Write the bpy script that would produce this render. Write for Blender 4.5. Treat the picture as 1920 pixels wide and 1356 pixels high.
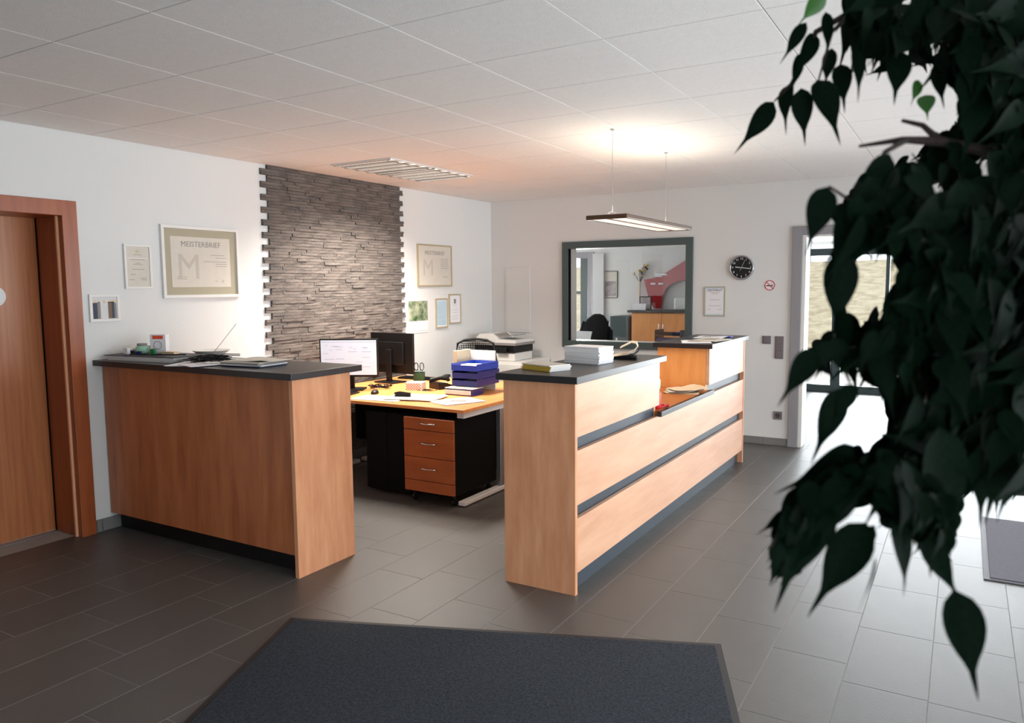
import bpy, bmesh, math, random
from mathutils import Vector, Matrix, noise
random.seed(7)
S = bpy.context.scene
for o in list(bpy.data.objects): bpy.data.objects.remove(o)
COL = S.collection
PI = math.pi
H = 2.577          # ceiling height
YB = 7.746         # back wall plane

# ---------------------------------------------------------------- camera
CR = Vector((0.8611, 0.5083, -0.0089)); CU = Vector((-0.0419, 0.0883, 0.9952)); CF = Vector((-0.5066, 0.8566, -0.0973))
CR.normalize(); CF = (CF - CR*CF.dot(CR)).normalized(); CU = CR.cross(CF)
CP = Vector((4.853, 0.0, 1.587)); FPX = 1435.0
cam = bpy.data.cameras.new('camera'); camo = bpy.data.objects.new('camera', cam); COL.objects.link(camo)
M = Matrix((CR, CU, -CF)).transposed().to_4x4(); M.translation = CP
camo.matrix_world = M
cam.sensor_width = 36; cam.lens = FPX/1920*36; cam.clip_start = 0.05; cam.clip_end = 300
cam.dof.use_dof = True; cam.dof.focus_distance = 5.2; cam.dof.aperture_fstop = 4.5
S.camera = camo
# ---------------------------------------------------------------- view
S.view_settings.view_transform = 'Standard'; S.view_settings.look = 'None'
S.view_settings.exposure = 0.29; S.view_settings.gamma = 1; S.view_settings.use_curve_mapping = False
# ---------------------------------------------------------------- sky
w = bpy.data.worlds.new('sky'); S.world = w; w.use_nodes = True
wn = w.node_tree; bg = wn.nodes['Background']; bg.inputs['Color'].default_value = (0.86, 0.93, 1.0, 1); bg.inputs['Strength'].default_value = 1.6
# ---------------------------------------------------------------- lights
def area(name, loc, target, sx, sy, power, col=(1, 1, 1), spread=PI):
    l = bpy.data.lights.new(name, 'AREA'); l.shape = 'RECTANGLE'; l.size = sx; l.size_y = sy; l.energy = power; l.color = col; l.spread = spread
    o = bpy.data.objects.new(name, l); COL.objects.link(o); o.location = loc
    d = Vector(target)-Vector(loc); o.rotation_euler = d.to_track_quat('-Z', 'Y').to_euler(); return o
L_SIDE = area('daylight_side_window', (7.15, 4.2, 1.35), (0, 4.2, 1.8), 6.5, 2.3, 260, (0.88, 0.95, 1.0))
L_BACK = area('daylight_back_glazing', (4.9, 12.25, 1.3), (4.6, 0, 2.0), 4.0, 2.4, 460, (0.90, 0.96, 1.0))
L_FRONT = area('front_ceiling_fill', (6.05, -3.3, 1.2), (3.6, 4, 5.0), 1.6, 2.2, 92, (0.88, 0.95, 1.0))  # added fill behind the camera, aimed up to brighten the near ceiling
L_ROOM = area('daylight_office_window', (-1.05, 12.15, 1.4), (0.5, 9.5, 1.6), .8, 1.4, 420, (0.93, 0.97, 1.0))

# ---------------------------------------------------------------- helpers
def lin(c):
    r = []
    for v in c[:3]:
        v /= 255.0; r.append(v/12.92 if v <= 0.04045 else ((v+0.055)/1.055)**2.4)
    return tuple(r)+(1,)
MATS = {}
def mat(name, rgb, rough=0.5, metal=0, spec=0.5, noise_amt=0, nscale=8, stretch=(1, 1, 1), bump=0, bscale=60, emit=None, estr=0, alpha=None, coat=0, rgb2=None, rvar=0):
    if name in MATS: return MATS[name]
    m = bpy.data.materials.new(name); m.use_nodes = True; nt = m.node_tree; b = nt.nodes['Principled BSDF']
    b.inputs['Roughness'].default_value = rough; b.inputs['Metallic'].default_value = metal
    b.inputs['Specular IOR Level'].default_value = spec; b.inputs['Coat Weight'].default_value = coat
    c1 = lin(rgb); b.inputs['Base Color'].default_value = c1
    tc = nt.nodes.new('ShaderNodeTexCoord'); mp = nt.nodes.new('ShaderNodeMapping'); nt.links.new(tc.outputs['Object'], mp.inputs['Vector']); mp.inputs['Scale'].default_value = stretch
    if noise_amt or rgb2:
        n = nt.nodes.new('ShaderNodeTexNoise'); n.inputs['Scale'].default_value = nscale; n.inputs['Detail'].default_value = 6; n.inputs['Roughness'].default_value = 0.6
        nt.links.new(mp.outputs['Vector'], n.inputs['Vector'])
        r = nt.nodes.new('ShaderNodeValToRGB'); r.color_ramp.elements[0].position = 0.33; r.color_ramp.elements[1].position = 0.67
        c2 = lin(rgb2) if rgb2 else tuple(x*(1-noise_amt) for x in c1[:3])+(1,)
        r.color_ramp.elements[0].color = c2; r.color_ramp.elements[1].color = c1
        nt.links.new(n.outputs['Fac'], r.inputs['Fac'])
        out = r.outputs['Color']
        if rvar:
            oi = nt.nodes.new('ShaderNodeObjectInfo'); mr = nt.nodes.new('ShaderNodeMapRange'); mr.inputs['To Min'].default_value = 1-rvar; mr.inputs['To Max'].default_value = 1+rvar
            nt.links.new(oi.outputs['Random'], mr.inputs['Value']); mx = nt.nodes.new('ShaderNodeVectorMath'); mx.operation = 'SCALE'
            nt.links.new(out, mx.inputs[0]); nt.links.new(mr.outputs['Result'], mx.inputs['Scale']); out = mx.outputs['Vector']
        nt.links.new(out, b.inputs['Base Color'])
    if bump:
        n2 = nt.nodes.new('ShaderNodeTexNoise'); n2.inputs['Scale'].default_value = bscale; n2.inputs['Detail'].default_value = 4
        nt.links.new(mp.outputs['Vector'], n2.inputs['Vector'])
        bp = nt.nodes.new('ShaderNodeBump'); bp.inputs['Strength'].default_value = bump; bp.inputs['Distance'].default_value = 0.01
        nt.links.new(n2.outputs['Fac'], bp.inputs['Height']); nt.links.new(bp.outputs['Normal'], b.inputs['Normal'])
    if emit:
        b.inputs['Emission Color'].default_value = lin(emit); b.inputs['Emission Strength'].default_value = estr
    MATS[name] = m; return m
def glass(name, tint=(1, 1, 1), refl=0.08, rough=0.0):
    m = bpy.data.materials.new(name); m.use_nodes = True; nt = m.node_tree; nt.nodes.clear()
    o = nt.nodes.new('ShaderNodeOutputMaterial'); mx = nt.nodes.new('ShaderNodeMixShader'); t = nt.nodes.new('ShaderNodeBsdfTransparent'); g = nt.nodes.new('ShaderNodeBsdfGlossy')
    fr = nt.nodes.new('ShaderNodeFresnel'); fr.inputs['IOR'].default_value = 1.5
    t.inputs['Color'].default_value = (*tint, 1); g.inputs['Roughness'].default_value = rough
    nt.links.new(fr.outputs[0], mx.inputs[0]); nt.links.new(t.outputs[0], mx.inputs[1]); nt.links.new(g.outputs[0], mx.inputs[2]); nt.links.new(mx.outputs[0], o.inputs[0])
    MATS[name] = m; return m

class Bld:
    def __init__(s): s.bm = bmesh.new()
    def box(s, x0, x1, y0, y1, z0, z1, bev=0, rz=0):
        r = bmesh.ops.create_cube(s.bm, size=1)['verts']
        bmesh.ops.scale(s.bm, vec=(abs(x1-x0), abs(y1-y0), abs(z1-z0)), verts=r)
        if bev:
            es = list({e for v in r for e in v.link_edges})
            rr = bmesh.ops.bevel(s.bm, geom=es, offset=bev, segments=2, affect='EDGES', profile=0.5)
            r = list({v for f in rr['faces'] for v in f.verts} | {v for v in r if v.is_valid})
        if rz: bmesh.ops.rotate(s.bm, cent=(0, 0, 0), matrix=Matrix.Rotation(rz, 3, 'Z'), verts=r)
        bmesh.ops.translate(s.bm, vec=((x0+x1)/2, (y0+y1)/2, (z0+z1)/2), verts=r)
        return s
    def xform(s, m): bmesh.ops.transform(s.bm, matrix=m, verts=s.bm.verts); return s
    def cyl(s, p0, p1, r, r2=None, n=16, caps=True):
        p0, p1 = Vector(p0), Vector(p1); d = p1-p0
        m = Matrix.Translation((p0+p1)/2) @ d.to_track_quat('Z', 'Y').to_matrix().to_4x4()
        bmesh.ops.create_cone(s.bm, cap_ends=caps, segments=n, radius1=r, radius2=r if r2 is None else r2, depth=d.length, matrix=m); return s
    def tube(s, pts, r, n=8, closed=False):
        pts = [Vector(p) for p in pts]; N = len(pts); rings = []
        rad = r if isinstance(r, (list, tuple)) else [r]*N
        up = Vector((0, 0, 1))
        for i, p in enumerate(pts):
            a = pts[(i-1) % N] if (closed or i) else p; b = pts[(i+1) % N] if (closed or i < N-1) else p
            t = (b-a).normalized(); u = t.cross(up if abs(t.z) < 0.95 else Vector((1, 0, 0))).normalized(); v = t.cross(u)
            rings.append([s.bm.verts.new(p+(u*math.cos(2*PI*k/n)+v*math.sin(2*PI*k/n))*rad[i]) for k in range(n)])
        for i in range(N if closed else N-1):
            A, B = rings[i], rings[(i+1) % N]
            for k in range(n): s.bm.faces.new((A[k], A[(k+1) % n], B[(k+1) % n], B[k]))
        if not closed: s.bm.faces.new(rings[0][::-1]); s.bm.faces.new(rings[-1])
        return s
    def prism(s, poly, lo, hi, axis='z'):
        def P(a, b, h): return (a, b, h) if axis == 'z' else ((a, h, b) if axis == 'y' else (h, a, b))
        A = [s.bm.verts.new(P(a, b, lo)) for a, b in poly]; B = [s.bm.verts.new(P(a, b, hi)) for a, b in poly]; n = len(poly)
        s.bm.faces.new(A[::-1]); s.bm.faces.new(B)
        for i in range(n): s.bm.faces.new((A[i], A[(i+1) % n], B[(i+1) % n], B[i]))
        return s
    def lathe(s, prof, n=24, c=(0, 0, 0)):
        R = [[s.bm.verts.new((c[0]+r*math.cos(2*PI*k/n), c[1]+r*math.sin(2*PI*k/n), c[2]+z)) for k in range(n)] for r, z in prof]
        for A, B in zip(R, R[1:]):
            for k in range(n): s.bm.faces.new((A[k], A[(k+1) % n], B[(k+1) % n], B[k]))
        s.bm.faces.new(R[0][::-1]); s.bm.faces.new(R[-1]); return s
    def sheet(s, cx, cy, z, w, h, rz, th=0.0015, warp=0.0, n=6, seed=0):
        # thin closed sheet of paper, slightly warped
        rnd = random.Random(seed); ph = rnd.random()*6
        c, q = math.cos(rz), math.sin(rz); top = []; bot = []
        for i in range(n+1):
            a = []; b = []
            for j in range(n+1):
                u = (i/n-.5)*w; v = (j/n-.5)*h
                dz = warp*(max(0, math.sin(ph+u/w*4+v/h*2))**2)*(abs(2*i/n-1)**2+abs(2*j/n-1)**2)/2
                x = cx+u*c-v*q; y = cy+u*q+v*c
                a.append(s.bm.verts.new((x, y, z+dz+th))); b.append(s.bm.verts.new((x, y, z+dz)))
            top.append(a); bot.append(b)
        for i in range(n):
            for j in range(n):
                s.bm.faces.new((top[i][j], top[i+1][j], top[i+1][j+1], top[i][j+1])); s.bm.faces.new((bot[i][j], bot[i][j+1], bot[i+1][j+1], bot[i+1][j]))
        for i in range(n):
            s.bm.faces.new((bot[i][0], bot[i+1][0], top[i+1][0], top[i][0])); s.bm.faces.new((top[i][n], top[i+1][n], bot[i+1][n], bot[i][n]))
            s.bm.faces.new((bot[0][i+1], bot[0][i], top[0][i], top[0][i+1])); s.bm.faces.new((top[n][i+1], top[n][i], bot[n][i], bot[n][i+1]))
        return s
    def obj(s, name, m, parent=None, smooth=False, loc=None, kind=None):
        bmesh.ops.recalc_face_normals(s.bm, faces=s.bm.faces)
        if loc is None and parent is None and len(s.bm.verts):
            xs = [v.co for v in s.bm.verts]; lo = Vector((min(v.x for v in xs), min(v.y for v in xs), min(v.z for v in xs))); hi = Vector((max(v.x for v in xs), max(v.y for v in xs), 0))
            loc = Vector(((lo.x+hi.x)/2, (lo.y+hi.y)/2, lo.z))
            bmesh.ops.translate(s.bm, vec=-loc, verts=s.bm.verts)
        me = bpy.data.meshes.new(name); s.bm.to_mesh(me); s.bm.free()
        if smooth:
            for p in me.polygons: p.use_smooth = True
        me.materials.append(m if not isinstance(m, str) else MATS[m])
        o = bpy.data.objects.new(name, me); COL.objects.link(o)
        if parent: o.parent = parent
        if loc is not None: o.location = loc
        if kind: o['kind'] = kind
        return o
def B(): return Bld()
def thing(name, label, cat, loc=(0, 0, 0), rz=0, group=None, kind=None):
    o = bpy.data.objects.new(name, None); COL.objects.link(o); o.location = loc; o.rotation_euler = (0, 0, rz); o.empty_display_size = 0.05
    if kind: o['kind'] = kind
    if label: o['label'] = label
    if cat: o['category'] = cat
    if group: o['group'] = group
    return o
def tag(o, label, cat, group=None):
    o['label'] = label; o['category'] = cat
    if group: o['group'] = group
    return o
def struct(b, name, m, parent=None): 
    o = b.obj(name, m, parent)
    if not parent: o['kind'] = 'structure'
    return o
def text(body, size, m, parent, mtx, name='lettering', extr=0.0006, align='CENTER', sx=1.0):
    cu = bpy.data.curves.new(name, 'FONT'); cu.body = body; cu.size = size; cu.align_x = align; cu.align_y = 'CENTER'; cu.extrude = extr; cu.resolution_u = 2
    t = bpy.data.objects.new(name+'_tmp', cu); COL.objects.link(t)
    dg = bpy.context.evaluated_depsgraph_get(); me = bpy.data.meshes.new_from_object(t.evaluated_get(dg)); bpy.data.objects.remove(t); bpy.data.curves.remove(cu)
    me.transform(mtx @ Matrix.Diagonal((sx, 1, 1, 1))); me.name = name; me.materials.clear(); me.materials.append(MATS[m])
    o = bpy.data.objects.new(name, me); COL.objects.link(o); o.parent = parent; return o
def pxray(X, Y): return (CF + CR*((X-960)/FPX) - CU*((Y-678)/FPX))
def at(X, Y, d): return CP + pxray(X, Y)*d

# ---------------------------------------------------------------- materials
mat('wall_paint', (215, 215, 213), 0.85, bump=0.15, bscale=180)
mat('ceiling_tile_mat', (236, 233, 230), 0.9, bump=0.25, bscale=250, noise_amt=0.04, nscale=30)
mat('ceiling_grid', (150, 145, 142), 0.6)
mat('floor_tile_mat', (80, 77, 74), 0.46, noise_amt=0.14, nscale=5, bump=0.06, bscale=120, spec=1.0, rvar=0.06)
mat('grout', (158, 155, 150), 0.8)
mat('base_tile', (120, 118, 116), 0.5, noise_amt=0.08)
WOOD = dict(rough=0.36, nscale=3.2, bump=0.02, bscale=20)
mat('wood_counter', (222, 162, 122), rgb2=(200, 136, 98), stretch=(5, 5, 0.7), **WOOD)
mat('wood_counter_h', (214, 166, 134), rgb2=(200, 148, 116), stretch=(5, 0.7, 5), **WOOD)
mat('wood_counter_shaded', (190, 116, 72), rgb2=(160, 90, 52), stretch=(5, 5, 0.6), **WOOD)  # same counter wood, shade of the left front put into the colour
mat('wood_door', (180, 112, 66), rgb2=(158, 92, 52), stretch=(14, 14, 0.5), **WOOD)
mat('wood_frame', (160, 84, 44), rgb2=(140, 70, 36), stretch=(10, 10, 0.6), rough=0.32, nscale=3)
mat('wood_edge', (232, 170, 130), 0.45)
mat('wood_orange', (232, 160, 92), rgb2=(218, 142, 76), stretch=(5, 5, 0.8), **WOOD)
mat('wood_ledge', (176, 104, 50), rgb2=(160, 90, 40), stretch=(5, 5, 0.8), **WOOD)
mat('wood_desk', (226, 150, 88), rgb2=(212, 134, 74), stretch=(0.8, 6, 6), **WOOD)
mat('wood_drawer', (170, 92, 46), rgb2=(150, 78, 38), stretch=(1, 6, 8), **WOOD)
mat('slab_dark', (32, 31, 33), 0.36, noise_amt=0.1, nscale=60, spec=0.6)
mat('slate_strip', (52, 60, 68), 0.4)
mat('black_plastic', (11, 11, 13), 0.45, spec=.35)
mat('black_matt', (6, 6, 7), 0.8, spec=.15)
mat('white_paper', (225, 225, 228), 0.7)
mat('cream_paper', (206, 200, 188), 0.7, noise_amt=0.05, nscale=20)
mat('mount_board', (168, 160, 138), 0.8)
mat('frame_white', (222, 220, 216), 0.45)
mat('frame_gold', (186, 172, 138), 0.4, metal=0.3)
mat('print_grey', (140, 134, 130), 0.8)
mat('print_faint', (188, 181, 170), 0.8)
mat('grey_metal', (70, 84, 84), 0.5)
mat('door_grey', (140, 138, 142), 0.45)
mat('white_metal', (215, 214, 212), 0.4)
mat('alu', (170, 170, 172), 0.3, metal=0.8)
mat('chrome', (210, 210, 212), 0.15, metal=1)
mat('mat_carpet', (50, 58, 70), 0.95, rgb2=(12, 15, 21), nscale=90, bump=0.8, bscale=220)
mat('mat_carpet_grey', (120, 118, 128), 0.95, rgb2=(100, 98, 106), nscale=190, bump=0.6, bscale=220)
mat('rubber', (38, 36, 38), 0.6)
mat('rubber_grey', (92, 90, 98), 0.6)
mat('stone', (114, 105, 99), 0.8, rgb2=(80, 75, 72), nscale=9, stretch=(1, 1, 4), bump=0.9, bscale=45, rvar=0.16)
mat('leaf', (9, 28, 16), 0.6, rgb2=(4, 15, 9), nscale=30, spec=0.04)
mat('leaf_bright', (70, 130, 50), 0.42, rgb2=(50, 100, 36), nscale=30)
mat('bark', (44, 30, 26), 0.85, noise_amt=0.4, nscale=30, bump=0.5)
mat('clock_face', (10, 10, 11), 0.3)
mat('red', (190, 22, 34), 0.4)
mat('red_gloss', (150, 14, 26), 0.12, coat=0.6)
mat('blue_tray', (28, 52, 150), 0.3)
mat('blue_dark', (20, 26, 96), 0.35)
mat('grey_blue', (112, 114, 176), 0.4)
mat('switch', (112, 104, 108), 0.35)
mat('switch_dark', (70, 66, 70), 0.4)
mat('yellow', (206, 176, 66), 0.6)
mat('green', (22, 110, 60), 0.5)
mat('green_cup', (22, 70, 44), 0.4)
mat('mint', (150, 196, 168), 0.4)
mat('orange_red', (226, 78, 44), 0.5)
mat('pink_print', (206, 96, 96), 0.6)
mat('beige_wood', (190, 174, 148), 0.6, noise_amt=0.1)
mat('beige', (214, 190, 160), 0.7)
mat('navy', (40, 46, 70), 0.5)
mat('fabric_black', (10, 10, 12), 0.95)
mat('screen', (200, 208, 222), 0.3, emit=(205, 214, 228), estr=0.35)
mat('screen_line', (150, 160, 178), 0.3, emit=(160, 170, 188), estr=0.25)
mat('lamp_glow', (255, 244, 226), 0.4, emit=(255, 236, 212), estr=.75)
mat('tube_glow', (255, 250, 240), 0.4, emit=(255, 244, 226), estr=1.1)
mat('dry_grass', (196, 182, 150), 1.0, rgb2=(150, 134, 104), nscale=3.5, bump=0.6)
mat('paving', (205, 198, 188), 0.8, noise_amt=0.08)
mat('brass_dark', (90, 66, 50), 0.35, metal=0.5)
mat('plate', (206, 206, 206), 0.6)
glass('pane')
glass('pane_print')

# ================================================================ SETTING
# floor: slab + laid plank tiles
fl = thing('floor', None, None, (0, 0, 0), kind='structure')
b = B().box(-2.0, 7.2, -3.2, 12.4, -0.12, -0.0012); b.obj('subfloor', 'grout', fl)
TW, TL = 0.304, 0.5685; X0 = 4.49-0.304*15
offs = {0.85: .04, 1.15: .35, 1.45: .19, 1.754: .055, 2.058: .39, 2.362: .53, 2.666: .25, 2.97: .10, 3.274: .44, 3.578: .33, 3.88: .15, 4.186: .51, 4.49: .35, 4.794: .34, 5.098: .12}
keys = sorted(offs)
tiles = []
ncol = int((7.1-X0)/TW)+6
for i in range(-6, ncol):
    x0 = X0+i*TW
    if x0 > 7.0 or x0+TW < -1.9: continue
    k = min(keys, key=lambda q: abs(q-x0))
    off = offs[k] if abs(k-x0) < 0.08 else (i*0.19) % TL
    j = int(math.floor((-3.0-off)/TL))
    while off+j*TL < 12.2:
        y0 = off+j*TL; j += 1
        if x0 < -0.35 and y0 < 7.6: continue
        tiles.append((x0, y0))
def tile_px(t):
    c = Vector((t[0]+TW/2, t[1]+TL/2, 0)); d = c-CP; f = d.dot(CF)
    if f < 0.3: return (-1, 0)
    X = 960+FPX*d.dot(CR)/f; Y = 678-FPX*d.dot(CU)/f
    vis = -120 < X < 2040 and Y < 1450
    if c.y > YB and not (c.x > 2.6): vis = False
    return (1 if vis else 0, -f)
tiles.sort(key=tile_px, reverse=True)
tb = B().box(0, TW-0.003, 0, TL-0.003, -0.006, 0.0, bev=0.0006); tile_me = None
stuff = bmesh.new()
for n, (x, y) in enumerate(tiles):
    if n < 300:
        if tile_me is None:
            o = tb.obj('floor_tile', 'floor_tile_mat', fl); tile_me = o.data
        else:
            o = bpy.data.objects.new('floor_tile', tile_me); COL.objects.link(o); o.parent = fl
        o.location = (x+0.0015, y+0.0015, 0)
    else:
        r = bmesh.ops.create_cube(stuff, size=1)['verts']; bmesh.ops.scale(stuff, vec=(TW-.004, TL-.004, .006), verts=r); bmesh.ops.translate(stuff, vec=(x+TW/2, y+TL/2, -.003), verts=r)
q = Bld(); q.bm.free(); q.bm = stuff; q.obj('floor_tile', 'floor_tile_mat', fl, kind='stuff')

# ceiling
ce = thing('ceiling', None, None, (0, 0, H), kind='structure')
B().box(-2.0, 7.2, -3.2, 12.4, 0.0, 0.15).obj('ceiling_slab', 'ceiling_grid', ce)
GU, GV, GX, GY = 0.434, 1.793, 0.625, 0.5685
cb = None
LIGHT_CELLS = {(0, 5), (0, 6)}
for i in range(-1, 11):
    for j in range(-9, 11):
        x0 = GU+i*GX; y0 = GV+j*GY; x1 = x0+GX; y1 = y0+GY
        if (i, j) in LIGHT_CELLS: continue
        if i == -1: x0 = 0.002
        if j == 10: y1 = YB-0.002
        if y0 > YB-.01 or x0 > 6.9: continue
        x1 = min(x1, 6.9)
        full = (i != -1 and j != 10 and x1 == x0+GX)
        if full and cb:
            o = bpy.data.objects.new('ceiling_tile', cb); COL.objects.link(o); o.parent = ce
        else:
            o = B().box(0, x1-x0-.005, 0, y1-y0-.005, -0.005, 0.0, bev=0.0008).obj('ceiling_tile', 'ceiling_tile_mat', ce)
            if full: cb = o.data
        o.location = (x0+.0025, y0+.0025, 0)

# walls
def wallbox(*a): return B().box(*a)
DY0, DY1, DZ = 1.86, 2.745, 2.07    # left door opening
wl = B().box(-0.34, 0, -3.0, DY0, 0, H).box(-0.34, 0, DY0, DY1, DZ, H).box(-0.34, 0, DY1, YB, 0, H)
struct(wl, 'wall_left', 'wall_paint')
WX0, WX1, WZ0, WZ1 = 1.0, 2.4, 0.965, 2.035
OX0, OX1, OZ = 3.50, 6.4, 2.06
wb = B().box(-1.7, WX0, YB, YB+.2, 0, H).box(WX0, WX1, YB, YB+.2, 0, WZ0).box(WX0, WX1, YB, YB+.2, WZ1, H).box(WX1, OX0, YB, YB+.2, 0, H).box(OX0, OX1, YB, YB+.2, OZ, H).box(OX1, 6.9, YB, YB+.2, 0, H)
struct(wb, 'wall_back', 'wall_paint')
wr = B().box(6.9, 7.1, -3.0, .9, 0, H).box(6.9, 7.1, .9, 7.5, 2.45, H).box(6.9, 7.1, .9, 7.5, 0, 0.1).box(6.9, 7.1, 7.5, 12.2, 0, H)
struct(wr, 'wall_right', 'wall_paint')
wf = B().box(0, 5.2, -3.2, -3.0, 0, H).box(5.2, 6.9, -3.2, -3.0, 2.4, H)
struct(wf, 'wall_front', 'wall_paint')
struct(B().box(2.4, 2.55, YB+.2, 12.0, 0, H), 'wall_partition', 'wall_paint')
# far wall (office window + corridor glazing openings)
wfar = B().box(-1.7, -1.45, 12, 12.2, 0, H).box(-1.45, -0.62, 12, 12.2, 0, 0.62).box(-1.45, -0.62, 12, 12.2, 2.14, H).box(-0.62, 2.62, 12, 12.2, 0, H).box(2.62, 6.9, 12, 12.2, 2.42, H)
struct(wfar, 'wall_far', 'wall_paint')
struct(B().box(-1.9, -1.7, YB, 12.2, 0, H), 'wall_office', 'wall_paint')

# baseboard tiles (back wall, left wall)
bb = thing('baseboard_back', None, None, (0, 0, 0), kind='structure')
xs = [0.0, 0.62, 1.22, 1.82, 2.42, 3.17, 3.405]
for a, c in zip(xs, xs[1:]): B().box(a+.002, c-.002, YB-.011, YB, 0.003, 0.075, bev=.002).obj('base_tile', 'base_tile', bb)
bb = thing('baseboard_left', None, None, (0, 0, 0), kind='structure')
ys = [2.822, 2.86, 3.42, 4.0, 4.6, 5.2, 5.8, 6.4, 7.0, 7.6]
for a, c in zip(ys, ys[1:]): B().box(0.0, 0.011, a+.002, c-.002, 0.003, 0.085, bev=.002).obj('base_tile', 'base_tile', bb)

# ---- left wooden door
d1 = thing('door_1', None, None, (0, 0, 0), kind='structure')
B().box(-.335, -.295, DY0+.02, DY1-.01, .008, DZ-.005, bev=.002).obj('door_leaf', 'wood_door', d1)
fr = B().box(-.295, 0.0, DY1-.02, DY1, 0, DZ).box(-.295, 0.0, DY0, DY0+.02, 0, DZ).box(-.295, 0, DY0, DY1, DZ-.02, DZ)
fr.obj('door_lining', 'wood_frame', d1)
ar = B().box(0.0, .018, DY1-.025, DY1+.07, 0, DZ+.075, bev=.003).box(0, .018, DY0-.07, DY0+.02, 0, DZ+.075, bev=.003).box(0, .0175, DY0, DY1-.02, DZ-.02, DZ+.075, bev=.003)
ar.obj('architrave', 'wood_frame', d1)
B().box(-.05, -.035, DY1-.035, DY1-.02, 0, DZ-.02).obj('rebate_strip', 'wood_edge', d1)
B().box(-.293, -.285, DY1-.026, DY1-.02, 0, DZ-.02).obj('seal', 'black_matt', d1)
B().box(-.29, -.25, DY0+.02, DY1-.02, 0.0, .006).obj('threshold', 'alu', d1)
hd = B().cyl((-.295, DY0+.09, 1.03), (-.25, DY0+.09, 1.03), .009).tube([(-.252, DY0+.09, 1.03), (-.248, DY0+.2, 1.03)], .009); hd.obj('door_handle', 'alu', d1)
sg = B(); sg.cyl((-.2955, 2.455, 1.555), (-.2925, 2.455, 1.555), .062, n=32); sign = sg.obj('round_sign', 'frame_white', d1); sign['label'] = 'round white sign on the door leaf'

# ---- office window in the back wall
w1 = thing('window_1', None, None, (0, 0, 0), kind='structure')
f = B(); X_a, X_b, Z_a, Z_b = 0.948, 2.44, 0.905, 2.075; t = .075
for (x0, x1, z0, z1) in ((X_a, X_b, Z_b-t, Z_b), (X_a, X_b, Z_a, Z_a+t), (X_a, X_a+t, Z_a+t, Z_b-t), (X_b-t, X_b, Z_a+t, Z_b-t)):
    f.box(x0, x1, YB-.03, YB+.0, z0, z1, bev=.003)
f.obj('window_frame', 'grey_metal', w1)
f2 = B(); f2.box(X_a+.06, X_a+.075, YB, YB+.19, Z_a+.06, Z_b-.06).box(X_b-.075, X_b-.06, YB, YB+.19, Z_a+.06, Z_b-.06).box(X_a+.06, X_b-.06, YB, YB+.19, Z_a+.06, Z_a+.075).box(X_a+.06, X_b-.06, YB, YB+.19, Z_b-.075, Z_b-.06)
f2.obj('window_reveal', 'frame_white', w1)
B().box(X_a+.076, X_a+.09, YB-.015, YB+.02, Z_a+.076, Z_b-.076).obj('seal', 'black_matt', w1)
B().box(X_a+.075, X_b-.075, YB-.008, YB-.002, Z_a+.075, Z_b-.075).obj('pane', 'pane', w1)

# ---- right opening frame (passage to the corridor)
d2 = thing('door_2', None, None, (0, 0, 0), kind='structure')
B().box(3.408, 3.50, YB-.025, YB, 0, 2.135, bev=.004).box(6.4, 6.49, YB-.025, YB, 0, 2.135, bev=.004).box(3.50, 6.4, YB-.025, YB, 2.05, 2.135, bev=.004).obj('door_frame', 'door_grey', d2)
B().box(3.5, 3.535, YB-.01, YB+.2, 0, 2.06, bev=.003).box(6.365, 6.4, YB-.01, YB+.2, 0, 2.06, bev=.003).box(3.535, 6.365, YB-.01, YB+.2, 2.03, 2.06, bev=.003).obj('door_lining', 'frame_white', d2)

# ---- outer glazing at the end of the corridor
w2 = thing('window_2', None, None, (0, 12.0, 0), kind='structure')
mx = [2.62, 3.19, 4.0, 4.85, 5.7, 6.9]
def post(x, wd): return B().box(x-wd/2, x+wd/2, .02, .1, 0, 2.42, bev=.004)
for x, wd in ((2.66, .08), (3.25, .13), (3.9, .05), (4.7, .13), (5.5, .05), (6.1, .13), (6.86, .08)): post(x, wd).obj('mullion', 'grey_metal', w2)
for z0, z1 in ((0, .1), (2.0, 2.1), (2.36, 2.42)):
    B().box(2.62, 6.9, .03, .09, z0, z1, bev=.003).obj('transom', 'grey_metal', w2)
ps = [2.70, 3.185, 3.315, 3.875, 3.925, 4.635, 4.765, 5.475, 5.525, 6.035, 6.165, 6.82]
for a, c in zip(ps[::2], ps[1::2]):
    B().box(a, c, .056, .064, .1, 2.0).obj('pane', 'pane', w2); B().box(a, c, .056, .064, 2.1, 2.36).obj('pane', 'pane', w2)
# ---- office room window
w3 = thing('window_3', None, None, (0, 12.0, 0), kind='structure')
B().box(-.72, -.60, -.02, .02, .6, 2.16, bev=.004).box(-1.47, -.72, -.02, .02, 2.06, 2.16).box(-1.47, -.72, -.02, .02, .6, .72).box(-1.47, -1.40, -.02, .02, .72, 2.06).obj('window_frame', 'door_grey', w3)
B().box(-.86, -.72, -.01, .02, .72, 2.06, bev=.003).box(-1.4, -.86, -.01, .02, 1.45, 1.5).obj('sash', 'grey_metal', w3)
B().box(-1.40, -.86, .0, .006, .72, 1.45).obj('pane', 'pane', w3); B().box(-1.40, -.86, .0, .006, 1.5, 2.06).obj('pane', 'pane', w3)
struct(B().box(-.6, -.40, 11.93, 12.0, 0.6, 2.13), 'trim_1', 'plate')
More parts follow.
